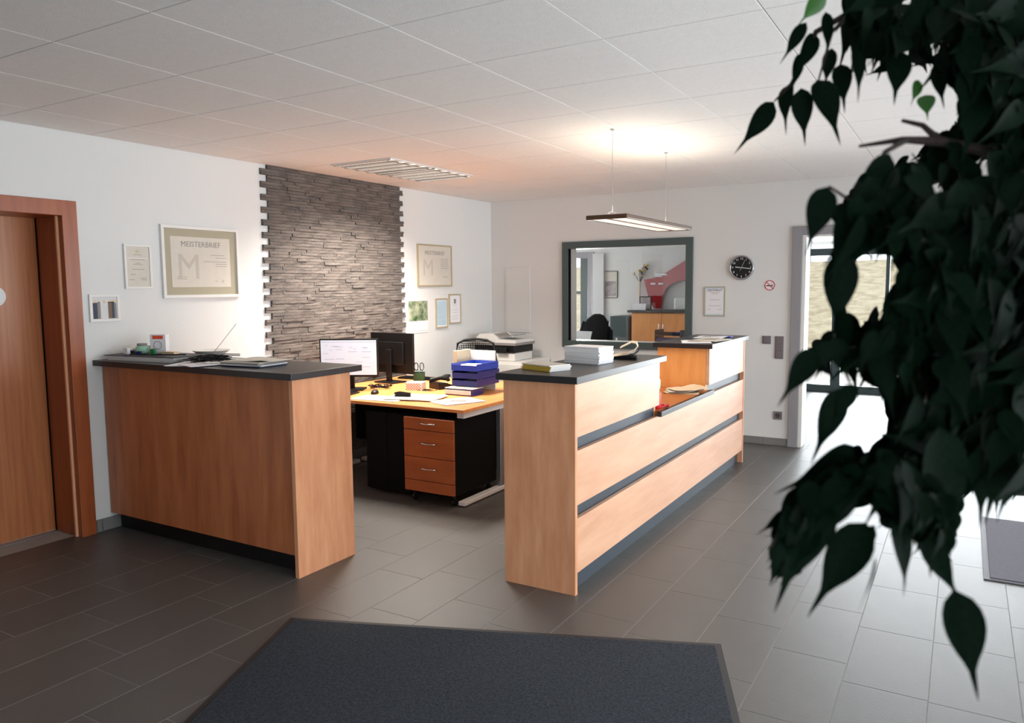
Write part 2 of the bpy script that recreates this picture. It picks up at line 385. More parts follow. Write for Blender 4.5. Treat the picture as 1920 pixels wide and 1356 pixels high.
# ---- right side window wall and front entrance
w4 = thing('window_4', None, None, (7.0, 0, 0), kind='structure')
for y in (.93, 2.3, 3.6, 4.9, 6.2, 7.47): B().box(-.04, .04, y-.03, y+.03, .1, 2.45, bev=.004).obj('mullion', 'grey_metal', w4)
for y0, y1 in ((.96, 2.27), (2.33, 3.57), (3.63, 4.87), (4.93, 6.17), (6.23, 7.44)): B().box(-.004, .004, y0, y1, .1, 2.45).obj('pane', 'pane', w4)
w5 = thing('window_5', None, None, (0, -3.1, 0), kind='structure')
for x in (5.23, 6.05, 6.87): B().box(x-.03, x+.03, -.04, .04, 0, 2.4, bev=.004).obj('mullion', 'grey_metal', w5)
for x0, x1 in ((5.26, 6.02), (6.08, 6.84)): B().box(x0, x1, -.004, .004, 0, 2.4).obj('pane', 'pane', w5)

# ---- outdoors
tag(B().box(-40, 60, 12.25, 17.5, -.2, -.03).obj('paved_yard', 'paving'), 'pale paved yard outside the glazed far doors', 'ground')['kind'] = 'structure'
g = Bld(); NX, NY = 60, 16; vs = []
for j in range(NY+1):
    row = []
    for i in range(NX+1):
        x = -40+i*100/NX; y = 17.3+j*12/NY; z = -.1+2.5*(j/NY)**0.8+0.12*noise.noise(Vector((x*.5, y*.5, 0)))
        row.append(g.bm.verts.new((x, y, z)))
    vs.append(row)
for j in range(NY):
    for i in range(NX): g.bm.faces.new((vs[j][i], vs[j][i+1], vs[j+1][i+1], vs[j+1][i]))
tag(g.obj('grass_bank', 'dry_grass', smooth=True), 'dry pale grass bank rising behind the yard', 'bank')['kind'] = 'structure'
rl = thing('guard_rail', 'white guard rail along the top of the grass bank', 'railing', (0, 29.2, 2.35))
for z in (.35, .62): B().box(-30, 45, -.03, .03, z, z+.12).obj('rail', 'white_metal', rl)
for i in range(38): B().box(-30+i*2-.04, -30+i*2+.04, .03, .1, -.2, .78).obj('post', 'alu', rl)

# ================================================================ STONE CLADDING
st = thing('stone_cladding', 'dark split-stone strip cladding panel with toothed edges on the left wall', 'wall cladding', (0.0, 4.33, 0))
stones = []
rh = 0.025; z = 0.09; row = 0
while z < H-0.002:
    h = min(rh, H-.002-z)
    out_ = (row % 4) < 2; y = -0.03 if out_ else 0.035; yend = 1.75 if out_ else 1.70
    while y < yend-0.001:
        L = random.uniform(.10, .36)
        if yend-(y+L) < 0.09: L = yend-y
        stones.append((y, L, z, h, random.choice((.016, .018, .02, .021, .026))))
        y += L
    z += h; row += 1
def stone_bm(b_, y, L, z, h, d):
    x1 = d; jit = lambda a: random.uniform(-a, a)*.6
    v = [b_.verts.new(c) for c in ((.001, y+.0008, z+.0006), (.001, y+L-.0008, z+.0006), (.001, y+L-.0008, z+h-.0006), (.001, y+.0008, z+h-.0006))]
    ym = y+L*random.uniform(.35, .65)
    fr_ = [b_.verts.new(c) for c in ((x1+jit(.004), y+.001, z+.0012), (x1+jit(.005), ym, z+.001), (x1+jit(.004), y+L-.001, z+.0012),
          (x1+jit(.004), y+L-.001, z+h-.0012), (x1+jit(.005), ym, z+h-.001), (x1+jit(.004), y+.001, z+h-.0012))]
    b_.faces.new((fr_[0], fr_[1], fr_[4], fr_[5])); b_.faces.new((fr_[1], fr_[2], fr_[3], fr_[4]))
    b_.faces.new((v[0], v[1], fr_[2], fr_[1], fr_[0])); b_.faces.new((v[2], v[3], fr_[5], fr_[4], fr_[3]))
    b_.faces.new((v[0], fr_[0], fr_[5], v[3])); b_.faces.new((v[1], v[2], fr_[3], fr_[2])); b_.faces.new((v[3], v[2], v[1], v[0]))
stones.sort(key=lambda s_: -(s_[1]*s_[3])*(1.0 if s_[2] > 1.0 else 0.01)/(7+s_[0]))
q = Bld()
for n, s_ in enumerate(stones):
    if n < 300:
        t_ = Bld(); stone_bm(t_.bm, 0, s_[1], 0, s_[3], s_[4]); o = t_.obj('stone', 'stone', st); o.location = (0, s_[0], s_[2])
    else: stone_bm(q.bm, *s_)
q.obj('stone', 'stone', st, kind='stuff')

# ================================================================ WALL OBJECTS (left wall)
# local frame: x = right along wall (+y world), y = up (z world), z = out of wall (+x world)
WL = Matrix(((0, 0, 1, 0), (1, 0, 0, 0), (0, 1, 0, 0), (0, 0, 0, 1)))
WB = Matrix(((1, 0, 0, 0), (0, 0, -1, 0), (0, 1, 0, 0), (0, 0, 0, 1)))
def frame(name, label, cat, wall, c, w_, h_, fw, fm, pm, depth=.018, group=None, mount=None):
    """framed print hung on a wall: c = (along, height)"""
    if wall == 'L': loc = (0, c[0], c[1]-h_/2); Mx = WL
    elif wall == 'B': loc = (c[0], YB, c[1]-h_/2); Mx = WB
    else: loc = (c[0], 12.0, c[1]-h_/2); Mx = WB
    t_ = thing(name, label, cat, loc, group=group)
    def bx(x0, x1, y0, y1, z0, z1, nm, m, bev=0):
        b_ = B().box(x0, x1, y0, y1, z0, z1, bev=bev); b_.xform(Mx); return b_.obj(nm, m, t_)
    f_ = B(); W2 = w_/2
    f_.box(-W2, W2, 0, fw, 0, depth, bev=.0015).box(-W2, W2, h_-fw, h_, 0, depth, bev=.0015).box(-W2, -W2+fw, fw, h_-fw, 0, depth, bev=.0015).box(W2-fw, W2, fw, h_-fw, 0, depth, bev=.0015)
    f_.xform(Mx); f_.obj('picture_frame', fm, t_)
    if mount:
        bx(-W2+fw, W2-fw, fw, h_-fw, 0, .006, 'mount', 'mount_board'); mt = mount
        bx(-W2+fw+mt, W2-fw-mt, fw+mt, h_-fw-mt, .006, .008, 'print', pm)
    else: bx(-W2+fw, W2-fw, fw, h_-fw, 0, .008, 'print', pm)
    return t_, bx, Mx
def lines(t_, Mx, rows, nm='printed_lines', m='print_faint', z=.0083, th=.004):
    b_ = B()
    for x0, x1, y in rows: b_.box(x0, x1, y, y+th, z, z+.0005)
    b_.xform(Mx); o_ = b_.obj(nm, m, t_); o_['kind'] = 'stuff'
T = Matrix.Translation
# big master certificate
t_, bx, Mx = frame('framed_certificate', 'large white framed certificate reading MEISTERBRIEF left of the stone cladding', 'certificate', 'L', (3.725, 1.785), .66, .515, .022, 'frame_white', 'cream_paper', .022, 'master craftsman certificates', mount=.055)
text('MEISTERBRIEF', .056, 'print_grey', t_, Mx @ T((0.0, .385, .0083)))
text('M', .26, 'print_faint', t_, Mx @ T((-.11, .215, .0083)), name='large_initial')
lines(t_, Mx, [(.08, .2, .31), (.12, .22, .29), (.02, .22, .262), (.12, .22, .245), (.12, .22, .228), (-.21, -.13, .15), (-.21, -.13, .135)], m='print_grey', th=.003)
b_ = B(); b_.cyl((.12, .12, .0083), (.12, .12, .009), .008).cyl((.18, .12, .0083), (.18, .12, .009), .012); b_.xform(Mx); b_.obj('seal', 'print_faint', t_)
# small certificate
t_, bx, Mx = frame('framed_certificate', 'narrow white framed document with small gold crest beside the large certificate', 'certificate', 'L', (3.217, 1.745), .20, .30, .016, 'frame_white', 'cream_paper', .016)
bx(-.013, .013, .242, .262, .008, .0086, 'crest', 'frame_gold')
bx(-.075, .075, .205, .209, .008, .0086, 'rule', 'white_paper')
lines(t_, Mx, [(-.03, .03, .228), (-.05, .05, .195), (-.02, .02, .172), (-.035, .035, .163), (-.045, .045, .13), (-.06, -.02, .095), (-.07, -.03, .06), (.02, .06, .06), (.015, .06, .07)], th=.003, m='print_grey')
# small photo
t_, bx, Mx = frame('framed_photo', 'small white framed photograph of people standing, beside the wooden door', 'photo frame', 'L', (2.966, 1.473), .205, .18, .018, 'frame_white', 'plate', .014)
rnd = random.Random(3)
for k, (x0, wd, col) in enumerate(((-.08, .03, 'navy'), (-.05, .02, 'print_grey'), (-.028, .05, 'plate'), (.022, .022, 'brass_dark'), (.045, .02, 'navy'), (.064, .016, 'print_grey'))):
    bx(x0, x0+wd, .02, .12+rnd.uniform(0, .015), .008, .0086, 'printed_figure', col)
    b_ = B(); b_.cyl((x0+wd/2, .132, .008), (x0+wd/2, .132, .0086), .009, n=12); b_.xform(Mx); b_.obj('printed_head', 'beige', t_)
# second certificate right of stones
t_, bx, Mx = frame('framed_certificate', 'thin gold framed certificate headed MEISTERBRIEF right of the stone cladding', 'certificate', 'L', (6.611, 1.815), .61, .44, .016, 'frame_gold', 'cream_paper', .016, 'master craftsman certificates')
text('MEISTERBRIEF', .058, 'print_grey', t_, Mx @ T((0, .35, .0083)))
text('M', .25, 'print_faint', t_, Mx @ T((-.12, .19, .0083)), name='large_initial')
lines(t_, Mx, [(.1, .24, .29), (.1, .24, .27), (.1, .24, .25), (.1, .24, .23), (.1, .24, .21), (.1, .24, .19), (.13, .24, .1)], m='print_grey')
# calendar picture
cal = thing('wall_calendar', 'wall calendar with a green landscape picture beside the stone cladding', 'calendar', (0, 6.31, 1.12))
def cbx(x0, x1, y0, y1, z0, z1, nm, m):
    b_ = B().box(x0, x1, y0, y1, z0, z1); b_.xform(WL); return b_.obj(nm, m, cal)
cbx(-.165, .165, 0, .335, 0, .004, 'sheet', 'white_paper')
mat('landscape', (206, 208, 180), 0.6, rgb2=(44, 84, 36), nscale=9)
cbx(-.16, .16, .125, .33, .004, .006, 'picture', 'landscape')
b_ = B(); b_.box(-.16, .16, .018, .022, .004, .0046); b_.xform(WL); b_.obj('printed_lines', 'print_faint', cal)
# two small frames
t_, bx, Mx = frame('framed_certificate', 'small narrow frame with pale blue document, lower of the pair near the corner', 'certificate', 'L', (6.715, 1.31), .215, .318, .014, 'frame_gold', 'white_paper', .014)
mat('pale_blue', (176, 200, 214), .7); bx(-.085, .085, .03, .29, .008, .009, 'document', 'pale_blue')
lines(t_, Mx, [(-.07, .0, .24), (-.07, .03, .2), (-.07, -.02, .17), (-.05, .05, .12), (0, .07, .07)], z=.0092)
t_, bx, Mx = frame('framed_certificate', 'small narrow frame with grey emblem document, upper of the pair near the corner', 'certificate', 'L', (6.966, 1.35), .225, .325, .014, 'frame_gold', 'white_paper', .014)
bx(-.02, .02, .22, .27, .008, .009, 'emblem', 'print_grey')
lines(t_, Mx, [(-.03, .03, .2), (-.05, .05, .15), (-.04, .04, .12), (-.06, .06, .08), (-.06, .06, .05)])
# panel on the back wall
pn = thing('fuse_box_cover', 'flush white rectangular cover panel on the back wall above the printer', 'panel', (.36, YB, 1.055))
B().box(-.17, .17, -.012, 0, 0, .755, bev=.003).obj('panel_frame', 'wall_paint', pn); B().box(-.145, .145, -.016, -.012, .03, .72, bev=.002).obj('panel_door', 'wall_paint', pn)

# ================================================================ BACK WALL OBJECTS
t_, bx, Mx = frame('framed_certificate', 'thin brass framed certificate reading ZERTIFIKAT between window and clock', 'certificate', 'B', (2.667, 1.42), .212, .30, .008, 'frame_gold', 'pale_blue', .012)
bx(-.09, .09, .02, .28, .008, .0085, 'document', 'white_paper')
text('ZERTIFIKAT', .03, 'navy', t_, Mx @ T((0, .262, .0088)))
lines(t_, Mx, [(-.05, .05, .238), (-.03, .03, .226), (-.05, .05, .165), (-.06, .06, .105), (-.07, -.04, .07), (.03, .07, .07)], m='print_grey', z=.0087, th=.003)
# clock
ck = thing('wall_clock', 'round black wall clock with silver rim on the back wall', 'clock', (2.932, YB, 1.755))
rim = B(); N = 48
rim.tube([(.113*math.cos(2*PI*k/N), -.022, .113*math.sin(2*PI*k/N)) for k in range(N)], .009, n=8, closed=True).cyl((0, 0, 0), (0, -.02, 0), .118, n=48, caps=False); rim.obj('rim', 'alu', ck, smooth=True)
B().cyl((0, 0, 0), (0, -.018, 0), .110, n=48).obj('dial', 'clock_face', ck)
for k in range(1, 13):
    a = PI/2-k*PI/6; text(str(k), .030, 'white_paper', ck, WB @ T((.088*math.cos(a), .088*math.sin(a), .0185)), name='numeral')
def hand(nm, ang, L, wd, y, back=.015):
    b_ = B().box(-back, L, -wd/2, wd/2, 0, .001); b_.xform(WB @ T((0, 0, y)) @ Matrix.Rotation(ang, 4, 'Z')); b_.obj(nm, 'white_paper', ck)
hand('minute_hand', math.radians(-8), .092, .006, .021); hand('hour_hand', math.radians(174), .062, .007, .0195); hand('second_hand', math.radians(66), .08, .002, .0225, back=.035)
B().cyl((0, -.018, 0), (0, -.025, 0), .006).obj('hub', 'alu', ck)
# no smoking sign
ns = thing('no_smoking_sign', 'round red and white no smoking sign right of the clock', 'sign', (3.204, YB, 1.578))
B().cyl((0, 0, 0), (0, -.002, 0), .052, n=40).obj('disc', 'white_paper', ns)
b_ = B(); b_.tube([(.046*math.cos(2*PI*k/40), -.003, .046*math.sin(2*PI*k/40)) for k in range(40)], .0042, n=6, closed=True)
b2 = B().box(-.045, .045, -.003, .003, 0, .002); b2.xform(WB @ T((0, 0, .003)) @ Matrix.Rotation(math.radians(-45), 4, 'Z')); me_ = b2
b_.obj('ring', 'red', ns); b2.obj('slash', 'red', ns)
b_ = B().box(-.034, .0, -.004, -.002, -.008, .001).box(.006, .03, -.004, -.002, -.008, .001); b_.obj('cigarette', 'black_matt', ns)
b_ = B().tube([(.012, -.003, .004), (.018, -.003, .012), (.012, -.003, .018), (.018, -.003, .026)], .0018, n=5); b_.obj('smoke_mark', 'print_grey', ns)
# switches
def plate(label, x0, x1, z0, z1, n, kind='switch'):
    t_ = thing('light_switch' if kind == 'switch' else 'wall_socket', label, 'switch' if kind == 'switch' else 'socket', ((x0+x1)/2, YB, z0))
    B().box(-(x1-x0)/2, (x1-x0)/2, -.009, 0, 0, z1-z0, bev=.002).obj('cover_plate', 'switch', t_)
    hh = (z1-z0)/n
    for k in range(n):
        if kind == 'switch': B().box(-.03, .03, -.014, -.009, k*hh+.008, (k+1)*hh-.006, bev=.002).obj('rocker', 'switch', t_)
        else:
            B().cyl((0, -.0095, hh/2), (0, -.006, hh/2), .025, n=24).obj('socket_well', 'switch_dark', t_)
            B().cyl((-.009, -.011, hh/2), (-.009, -.0095, hh/2), .003).cyl((.009, -.011, hh/2), (.009, -.0095, hh/2), .003).obj('contact', 'black_matt', t_)
    return t_
plate('single grey square light switch left of the triple switch', 3.144, 3.227, 1.005, 1.083, 1)
plate('tall triple grey light switch beside the grey door frame', 3.266, 3.347, .862, 1.083, 3)
plate('grey wall socket low on the wall by the baseboard', 3.268, 3.350, .262, .340, 1, 'socket')

# ================================================================ CEILING LIGHTS
cl = thing('ceiling_light', 'recessed louvred ceiling light of two square panels by the stone cladding', 'light', (GU, GV+5*GY, H))
for k in range(2):
    y0 = k*GY
    B().box(.02, GX-.02, y0+.015, y0+GY-.015, -.002, .0).obj('housing', 'white_metal', cl)
    fr_ = B().box(.004, GX-.004, y0+.004, y0+.02, -.014, -.002).box(.004, GX-.004, y0+GY-.02, y0+GY-.004, -.014, -.002).box(.004, .02, y0+.02, y0+GY-.02, -.014, -.002).box(GX-.02, GX-.004, y0+.02, y0+GY-.02, -.014, -.002)
    fr_.obj('frame', 'white_metal', cl)
    for j in range(4):
        yy = y0+.02+(j+.5)*(GY-.04)/4
        B().cyl((.03, yy, -.008), (GX-.03, yy, -.008), .005, n=10).obj('tube', 'tube_glow', cl)
    lv = B()
    for j in range(5):
        yy = y0+.02+j*(GY-.04)/4; lv.box(.02, GX-.02, yy-.004, yy+.004, -.022, -.012)
    for j in range(1, 14): lv.box(.02+j*(GX-.04)/14-.0015, .02+j*(GX-.04)/14+.0015, y0+.02, y0+GY-.02, -.022, -.012)
    lv.obj('louvre', 'chrome', cl)
    a_ = area('ceiling_lamp_light', (GU+GX/2, GV+(5+k+.5)*GY, H-.026), (GU+GX/2, GV+(5+k+.5)*GY, 0), .5, .5, 36, (1.0, .92, .82), math.radians(124))
# pendant lamp
pd = thing('pendant_lamp', 'flat slim pendant lamp hanging on thin wires above the counter', 'lamp', (2.89, 5.15, 2.005))
W2, L2 = .14, .655
B().box(-W2, W2, -L2, -L2+.02, 0, .028, bev=.004).box(-W2, W2, L2-.02, L2, 0, .028, bev=.004).box(-W2, -W2+.02, -L2+.02, L2-.02, 0, .028, bev=.004).box(W2-.02, W2, -L2+.02, L2-.02, 0, .028, bev=.004).box(-.008, .008, -L2+.02, L2-.02, 0, .025).obj('housing', 'brass_dark', pd)
for s_ in (-1, 1):
    B().box(min(s_*.012, s_*.118), max(s_*.012, s_*.118), -L2+.022, L2-.022, .004, .009).obj('diffuser', 'lamp_glow', pd)
for yy in (-.56, .45):
    B().tube([(0, yy, .06), (0, yy, H-2.005-.006)], .0015, n=5).obj('wire', 'alu', pd)
    B().tube([(-.05, yy, .026), (0, yy, .06), (.05, yy, .026)], .001, n=5).obj('wire_fork', 'alu', pd)
    B().cyl((0, yy, .05), (0, yy, .09), .004, n=8).obj('wire_clamp', 'alu', pd)
    B().cyl((0, yy, H-2.005-.012), (0, yy, H-2.005-.009), .014, n=16).obj('ceiling_rose', 'alu', pd)
area('pendant_uplight', (2.89, 5.15, 2.045), (2.89, 5.15, 3), .22, 1.2, 5, (1.0, .88, .70))
area('pendant_downlight', (2.89, 5.15, 2.0), (2.89, 5.15, 0), .22, 1.2, 7, (1.0, .86, .68))

# ================================================================ LEFT COUNTER
lc = thing('reception_counter', 'shorter left wooden counter against the wall beside the door', 'counter', (0, 2.9, 0))
B().box(0.012, 1.742, .025, .044, .115, 1.10).obj('front_panel', 'wood_counter_shaded', lc)
B().box(1.742, 1.768, 0, .45, 0, 1.10, bev=.001).obj('end_panel', 'wood_counter', lc)
B().box(.02, 1.742, .085, .10, 0, .115).obj('plinth', 'black_plastic', lc)
B().box(0.015, 1.742, .43, .448, .0, 1.10).obj('back_panel', 'wood_counter_shaded', lc)
B().box(0.002, 1.80, -.035, .52, 1.101, 1.137, bev=.002).obj('counter_top', 'slab_dark', lc)

# ================================================================ RIGHT COUNTER
rc = thing('reception_counter', 'long right wooden counter with stepped top and dark horizontal bands', 'counter', (2.77, 3.43, 0))
CW = .42; YE = 3.44
B().box(0, CW, 0, .026, 0, 1.10, bev=.001).obj('end_panel', 'wood_counter', rc)
B().box(0, CW, YE-.026, YE, 0, 1.10, bev=.001).obj('end_panel', 'wood_counter', rc)
B().box(CW-.03, CW-.004, .026, YE-.026, .111, .398, bev=.001).obj('front_board', 'wood_counter_h', rc)
B().box(CW-.03, CW-.004, .026, YE-.026, .468, .735, bev=.001).obj('front_board', 'wood_counter_h', rc)
B().box(CW-.03, CW-.004, .026, YE-.026, .7351, .752).obj('front_board', 'wood_counter_h', rc)
Y1, Y2 = 1.245, 2.36
B().box(CW-.03, CW-.004, .026, Y1, .821, 1.10, bev=.001).obj('front_board', 'wood_counter_h', rc)
B().box(CW-.03, CW-.004, Y2, YE-.026, .821, 1.10, bev=.001).obj('front_board', 'wood_counter_h', rc)
B().box(CW-.055, CW-.035, .026, YE-.026, .38, .48).obj('recess_band', 'slate_strip', rc)
B().box(CW-.055, CW-.035, .026, Y1-.026, .74, .84).obj('recess_band', 'slate_strip', rc)
B().box(CW-.055, CW-.035, Y2+.02, YE-.026, .74, .84).obj('recess_band', 'slate_strip', rc)
B().box(CW-.065, CW-.045, .026, YE-.026, 0, .12).obj('plinth', 'slate_strip', rc)
B().box(0, CW-.031, Y1-.026, Y1, .752, 1.10).obj('step_panel', 'wood_counter', rc)
B().box(0, CW-.031, Y2, Y2+.02, .786, 1.10).obj('step_panel', 'wood_orange', rc)
B().box(0, .02, .026, YE-.026, .06, .735).obj('back_panel', 'wood_counter', rc)
B().box(.0, .02, .026, Y1-.026, .735, 1.10).box(.0, .02, Y2+.02, YE-.026, .735, 1.10).obj('back_panel', 'wood_counter', rc)
B().box(-.03, CW+.025, -.03, Y1+.05, 1.101, 1.137, bev=.002).obj('counter_top', 'slab_dark', rc)
B().box(-.03, CW+.025, Y2-.03, YE+.03, 1.101, 1.137, bev=.002).obj('counter_top', 'slab_dark', rc)
B().box(CW+.0, CW+.03, Y1-.05, Y2+.02, .752, .785, bev=.002).obj('ledge_edge', 'slab_dark', rc)
B().box(-.15, CW, Y1, Y2-.001, .756, .785).obj('ledge_top', 'wood_ledge', rc)

# ================================================================ FLOOR MATS
def floor_mat(label, c, rz, w_, h_, cm, rm):
    t_ = thing('floor_mat', label, 'mat', (c[0], c[1], .0005), rz)
    B().box(0, w_, -h_, 0, 0, .005, bev=.002).obj('rubber_edge', rm, t_)
    B().box(.03, w_-.03, -h_+.03, -.03, .0045, .0095, bev=.002).obj('carpet', cm, t_)
floor_mat('large dark blue-grey entrance mat in the foreground', (2.11, 2.516), math.radians(21.7), 2.02, 1.55, 'mat_carpet', 'rubber')
floor_mat('light grey floor mat at the far right behind the ficus leaves', (5.0, 5.98), 0, 1.7, 1.28, 'mat_carpet_grey', 'rubber_grey')

# ================================================================ DESKS
def desk(label, y0, y1, foot_y):
    t_ = thing('office_desk', label, 'desk', (.08, y0, 0), group='office desks')
    B().box(0, 1.75, 0, y1-y0, .695, .72, bev=.003).obj('desk_top', 'wood_desk', t_)
    for x in (.07, 1.695):
        B().box(x-.03, x+.03, .04, (y1-y0)-.03, .65, .694, bev=.004).obj('support_beam', 'white_metal', t_)
        B().box(x-.022, x+.022, foot_y-.045, foot_y+.045, .04, .65, bev=.006).obj('leg', 'alu', t_)
        B().box(x-.03, x+.03, .04, (y1-y0)-.03, .008, .04, bev=.006).obj('foot', 'white_metal', t_)
    B().box(.12, 1.66, (y1-y0)-.10, (y1-y0)-.085, .25, .69).obj('modesty_panel', 'black_matt', t_)
    return t_
desk('orange beech desk with papers nearer the counters', 4.43, 5.21, .60)
desk('orange beech desk behind, with scissors cup and dark monitor', 5.215, 5.98, .2)
# drawer pedestal
pdl = thing('drawer_pedestal', 'black rolling pedestal with brown wooden drawers under the desk', 'drawer unit', (1.315, 4.40, 0))
B().box(0.004, .44, .022, .58, .085, .645, bev=.003).obj('body', 'black_matt', pdl)
zz = [.09, .175, .35, .55, .642]
for k, (a, c) in enumerate(zip(zz, zz[1:])):
    dr = B().box(0, .444, 0, .02, a+.002, c-.002, bev=.002).obj('drawer', 'wood_drawer', pdl)
    if k:
        zc = (a+c)/2+.01; hb = B().tube([(.15, 0, zc), (.155, -.016, zc-.002), (.222, -.024, zc-.006), (.29, -.016, zc-.002), (.295, 0, zc)], .0045, n=6); h_ = hb.obj('handle', 'chrome', dr, smooth=True)
for x in (.04, .40):
    for y in (.07, .53):
        b_ = B().cyl((x-.012, y, .028), (x+.012, y, .028), .026, n=14).box(x-.008, x+.008, y-.01, y+.01, .03, .085); b_.obj('castor', 'black_plastic', pdl)
# dark cabinet left
bcab = thing('side_cabinet', 'black cabinet in shadow under the left part of the desk', 'cabinet', (.86, 4.50, 0))
B().box(0, .42, .02, .55, .02, .64, bev=.003).obj('body', 'black_matt', bcab); B().box(.0, .208, 0, .018, .03, .635, bev=.003).obj('door', 'black_matt', bcab); B().box(.212, .42, 0, .018, .03, .635, bev=.003).obj('door', 'black_matt', bcab)
b_ = thing('storage_box', 'cream storage box with dark grip hole beneath the rear desk', 'box', (1.02, 5.36, .31))
B().box(-.22, .26, 0, .3, 0, .36, bev=.004).obj('box_body', 'cream_paper', b_); B().box(-.05, .07, -.003, 0, .29, .315).obj('grip_hole', 'black_matt', b_)
b2_ = thing('side_cabinet', 'low black cabinet carrying the cream box beneath the rear desk', 'cabinet', (.78, 5.34, 0))
B().box(0, .62, .01, .4, 0, .31, bev=.003).obj('body', 'black_matt', b2_); B().box(.0, .62, -.01, .008, .01, .30, bev=.003).obj('door', 'black_matt', b2_)

# monitors
def monitor(label, c, rz, w_, h_, z0, lit):
    t_ = thing('monitor', label, 'monitor', (c[0], c[1], .7205), rz)
    zb = z0-.7205
    B().box(-w_/2, w_/2, -.0, .028, zb, zb+h_, bev=.004).obj('casing', 'black_plastic', t_)
    B().box(-w_/2+.1, w_/2-.1, .028, .05, zb+.08, zb+h_-.08, bev=.008).obj('rear_cover', 'black_plastic', t_)
    B().box(-w_/2+.012, w_/2-.012, -.003, 0, zb+.018, zb+h_-.012).obj('screen', 'screen' if lit else 'clock_face', t_)
    if lit:
        ln = B(); rnd = random.Random(5)
        ln.box(-w_/2+.012, w_/2-.012, -.0036, -.003, zb+h_-.028, zb+h_-.025)
        for k in range(24):
            x = rnd.uniform(-w_/2+.03, w_/2-.12); z_ = zb+.04+rnd.random()*(h_-.09); ln.box(x, x+rnd.uniform(.02, .09), -.0036, -.003, z_, z_+.003)
        ln.obj('screen_text', 'screen_line', t_)
    B().box(-.03, .03, .05, .075, .01, zb+h_*.6, bev=.006).obj('stand', 'black_plastic', t_)
    B().box(-.12, .12, -.04, .14, 0, .012, bev=.004).obj('stand_base', 'black_plastic', t_)
monitor('lit monitor with white screen behind the left counter', (.37, 4.86), math.radians(28), .50, .325, .835, True)
monitor('dark monitor seen from behind on the rear desk', (.33, 5.50), math.radians(176), .52, .37, .805, False)
# keyboards and mouse
def keyboard(label, c, rz):
    t_ = thing('keyboard', label, 'keyboard', (c[0], c[1], .7205), rz)
    B().box(-.22, .22, -.07, .07, 0, .014, bev=.004).obj('body', 'black_plastic', t_)
    k_ = B()
    for i in range(15):
        for j in range(5): k_.box(-.208+i*.028, -.208+i*.028+.022, -.058+j*.024, -.058+j*.024+.018, .014, .019)
    o = k_.obj('keys', 'black_matt', t_); o['kind'] = 'stuff'
keyboard('black keyboard before the lit monitor', (.36, 4.66), math.radians(12)); keyboard('black keyboard on the rear desk by the green cup', (.42, 5.78), math.radians(2))
ms = thing('computer_mouse', 'black computer mouse on the desk edge by the left counter', 'mouse', (.70, 4.80, .7205), .5)
b_ = B(); bmesh.ops.create_uvsphere(b_.bm, u_segments=16, v_segments=10, radius=1); b_.xform(Matrix.Translation((0, 0, .006)) @ Matrix.Diagonal((.032, .055, .028, 1)))
for v in b_.bm.verts: v.co.z = max(v.co.z, 0)
b_.obj('body', 'black_plastic', ms, smooth=True); B().cyl((-.004, .03, .03), (.004, .03, .03), .008, n=10).obj('wheel', 'print_grey', ms)
# papers
def paper(name, label, cat, c, w_, h_, rz, z0, m='white_paper', n=1, group=None, warp=.004, print_=True):
    t_ = thing(name, label, cat, (c[0], c[1], z0), rz, group)
    for k in range(n): B().sheet(random.uniform(-.006, .006)*min(k, 1), random.uniform(-.006, .006)*min(k, 1), k*.0019, w_, h_, random.uniform(-.08, .08)*min(k, 1), warp=warp if k == n-1 else 0, seed=int(c[0]*1000)+k).obj('sheet', m, t_)
    if print_:
        p = B(); zt = n*.0019+.0002
        for k in range(6): p.box(-w_*.3, w_*random.uniform(0, .3), h_*.3-k*h_*.1, h_*.3-k*h_*.1+.004, zt-.0004, zt+.0004)
        if warp <= 0: p.obj('print', 'print_grey', t_)
        else: p.bm.free()
    return t_
DZ_ = .7205
paper('paper_sheet', 'white paper sheets lying along the desk front edge by left counter', 'paper', (.93, 4.60), .42, .22, .05, DZ_, n=3, warp=0, m='white_paper')
paper('newspaper', 'open newspaper pages spread in the middle of the desk', 'newspaper', (1.17, 4.74), .42, .30, .25, DZ_+.006, n=4, warp=.0, m='cream_paper')
paper('magazine', 'white printed magazine at the right corner of the desk', 'magazine', (1.56, 4.74), .26, .34, -.45, DZ_, n=4, warp=0)
B_ = B().box(-.06, .06, -.045, .045, .0009*0, .0012, rz=.3); 
o = tag(B_.obj('photo_print', 'print_grey', loc=(1.57, 4.75, .7285)), 'dark photo print lying on the magazine at desk corner', 'photo')
st_ = thing('stapler', 'black stapler resting on the newspaper pages', 'stapler', (1.07, 4.70, .7345), .3)
B().box(-.065, .065, -.016, .016, 0, .012, bev=.003).obj('base', 'black_plastic', st_)
b_ = B().prism([(-.065, .016), (.06, .012), (.068, .02), (.06, .03), (-.03, .04), (-.065, .032)], -.013, .013, axis='y'); b_.obj('arm', 'black_plastic', st_)
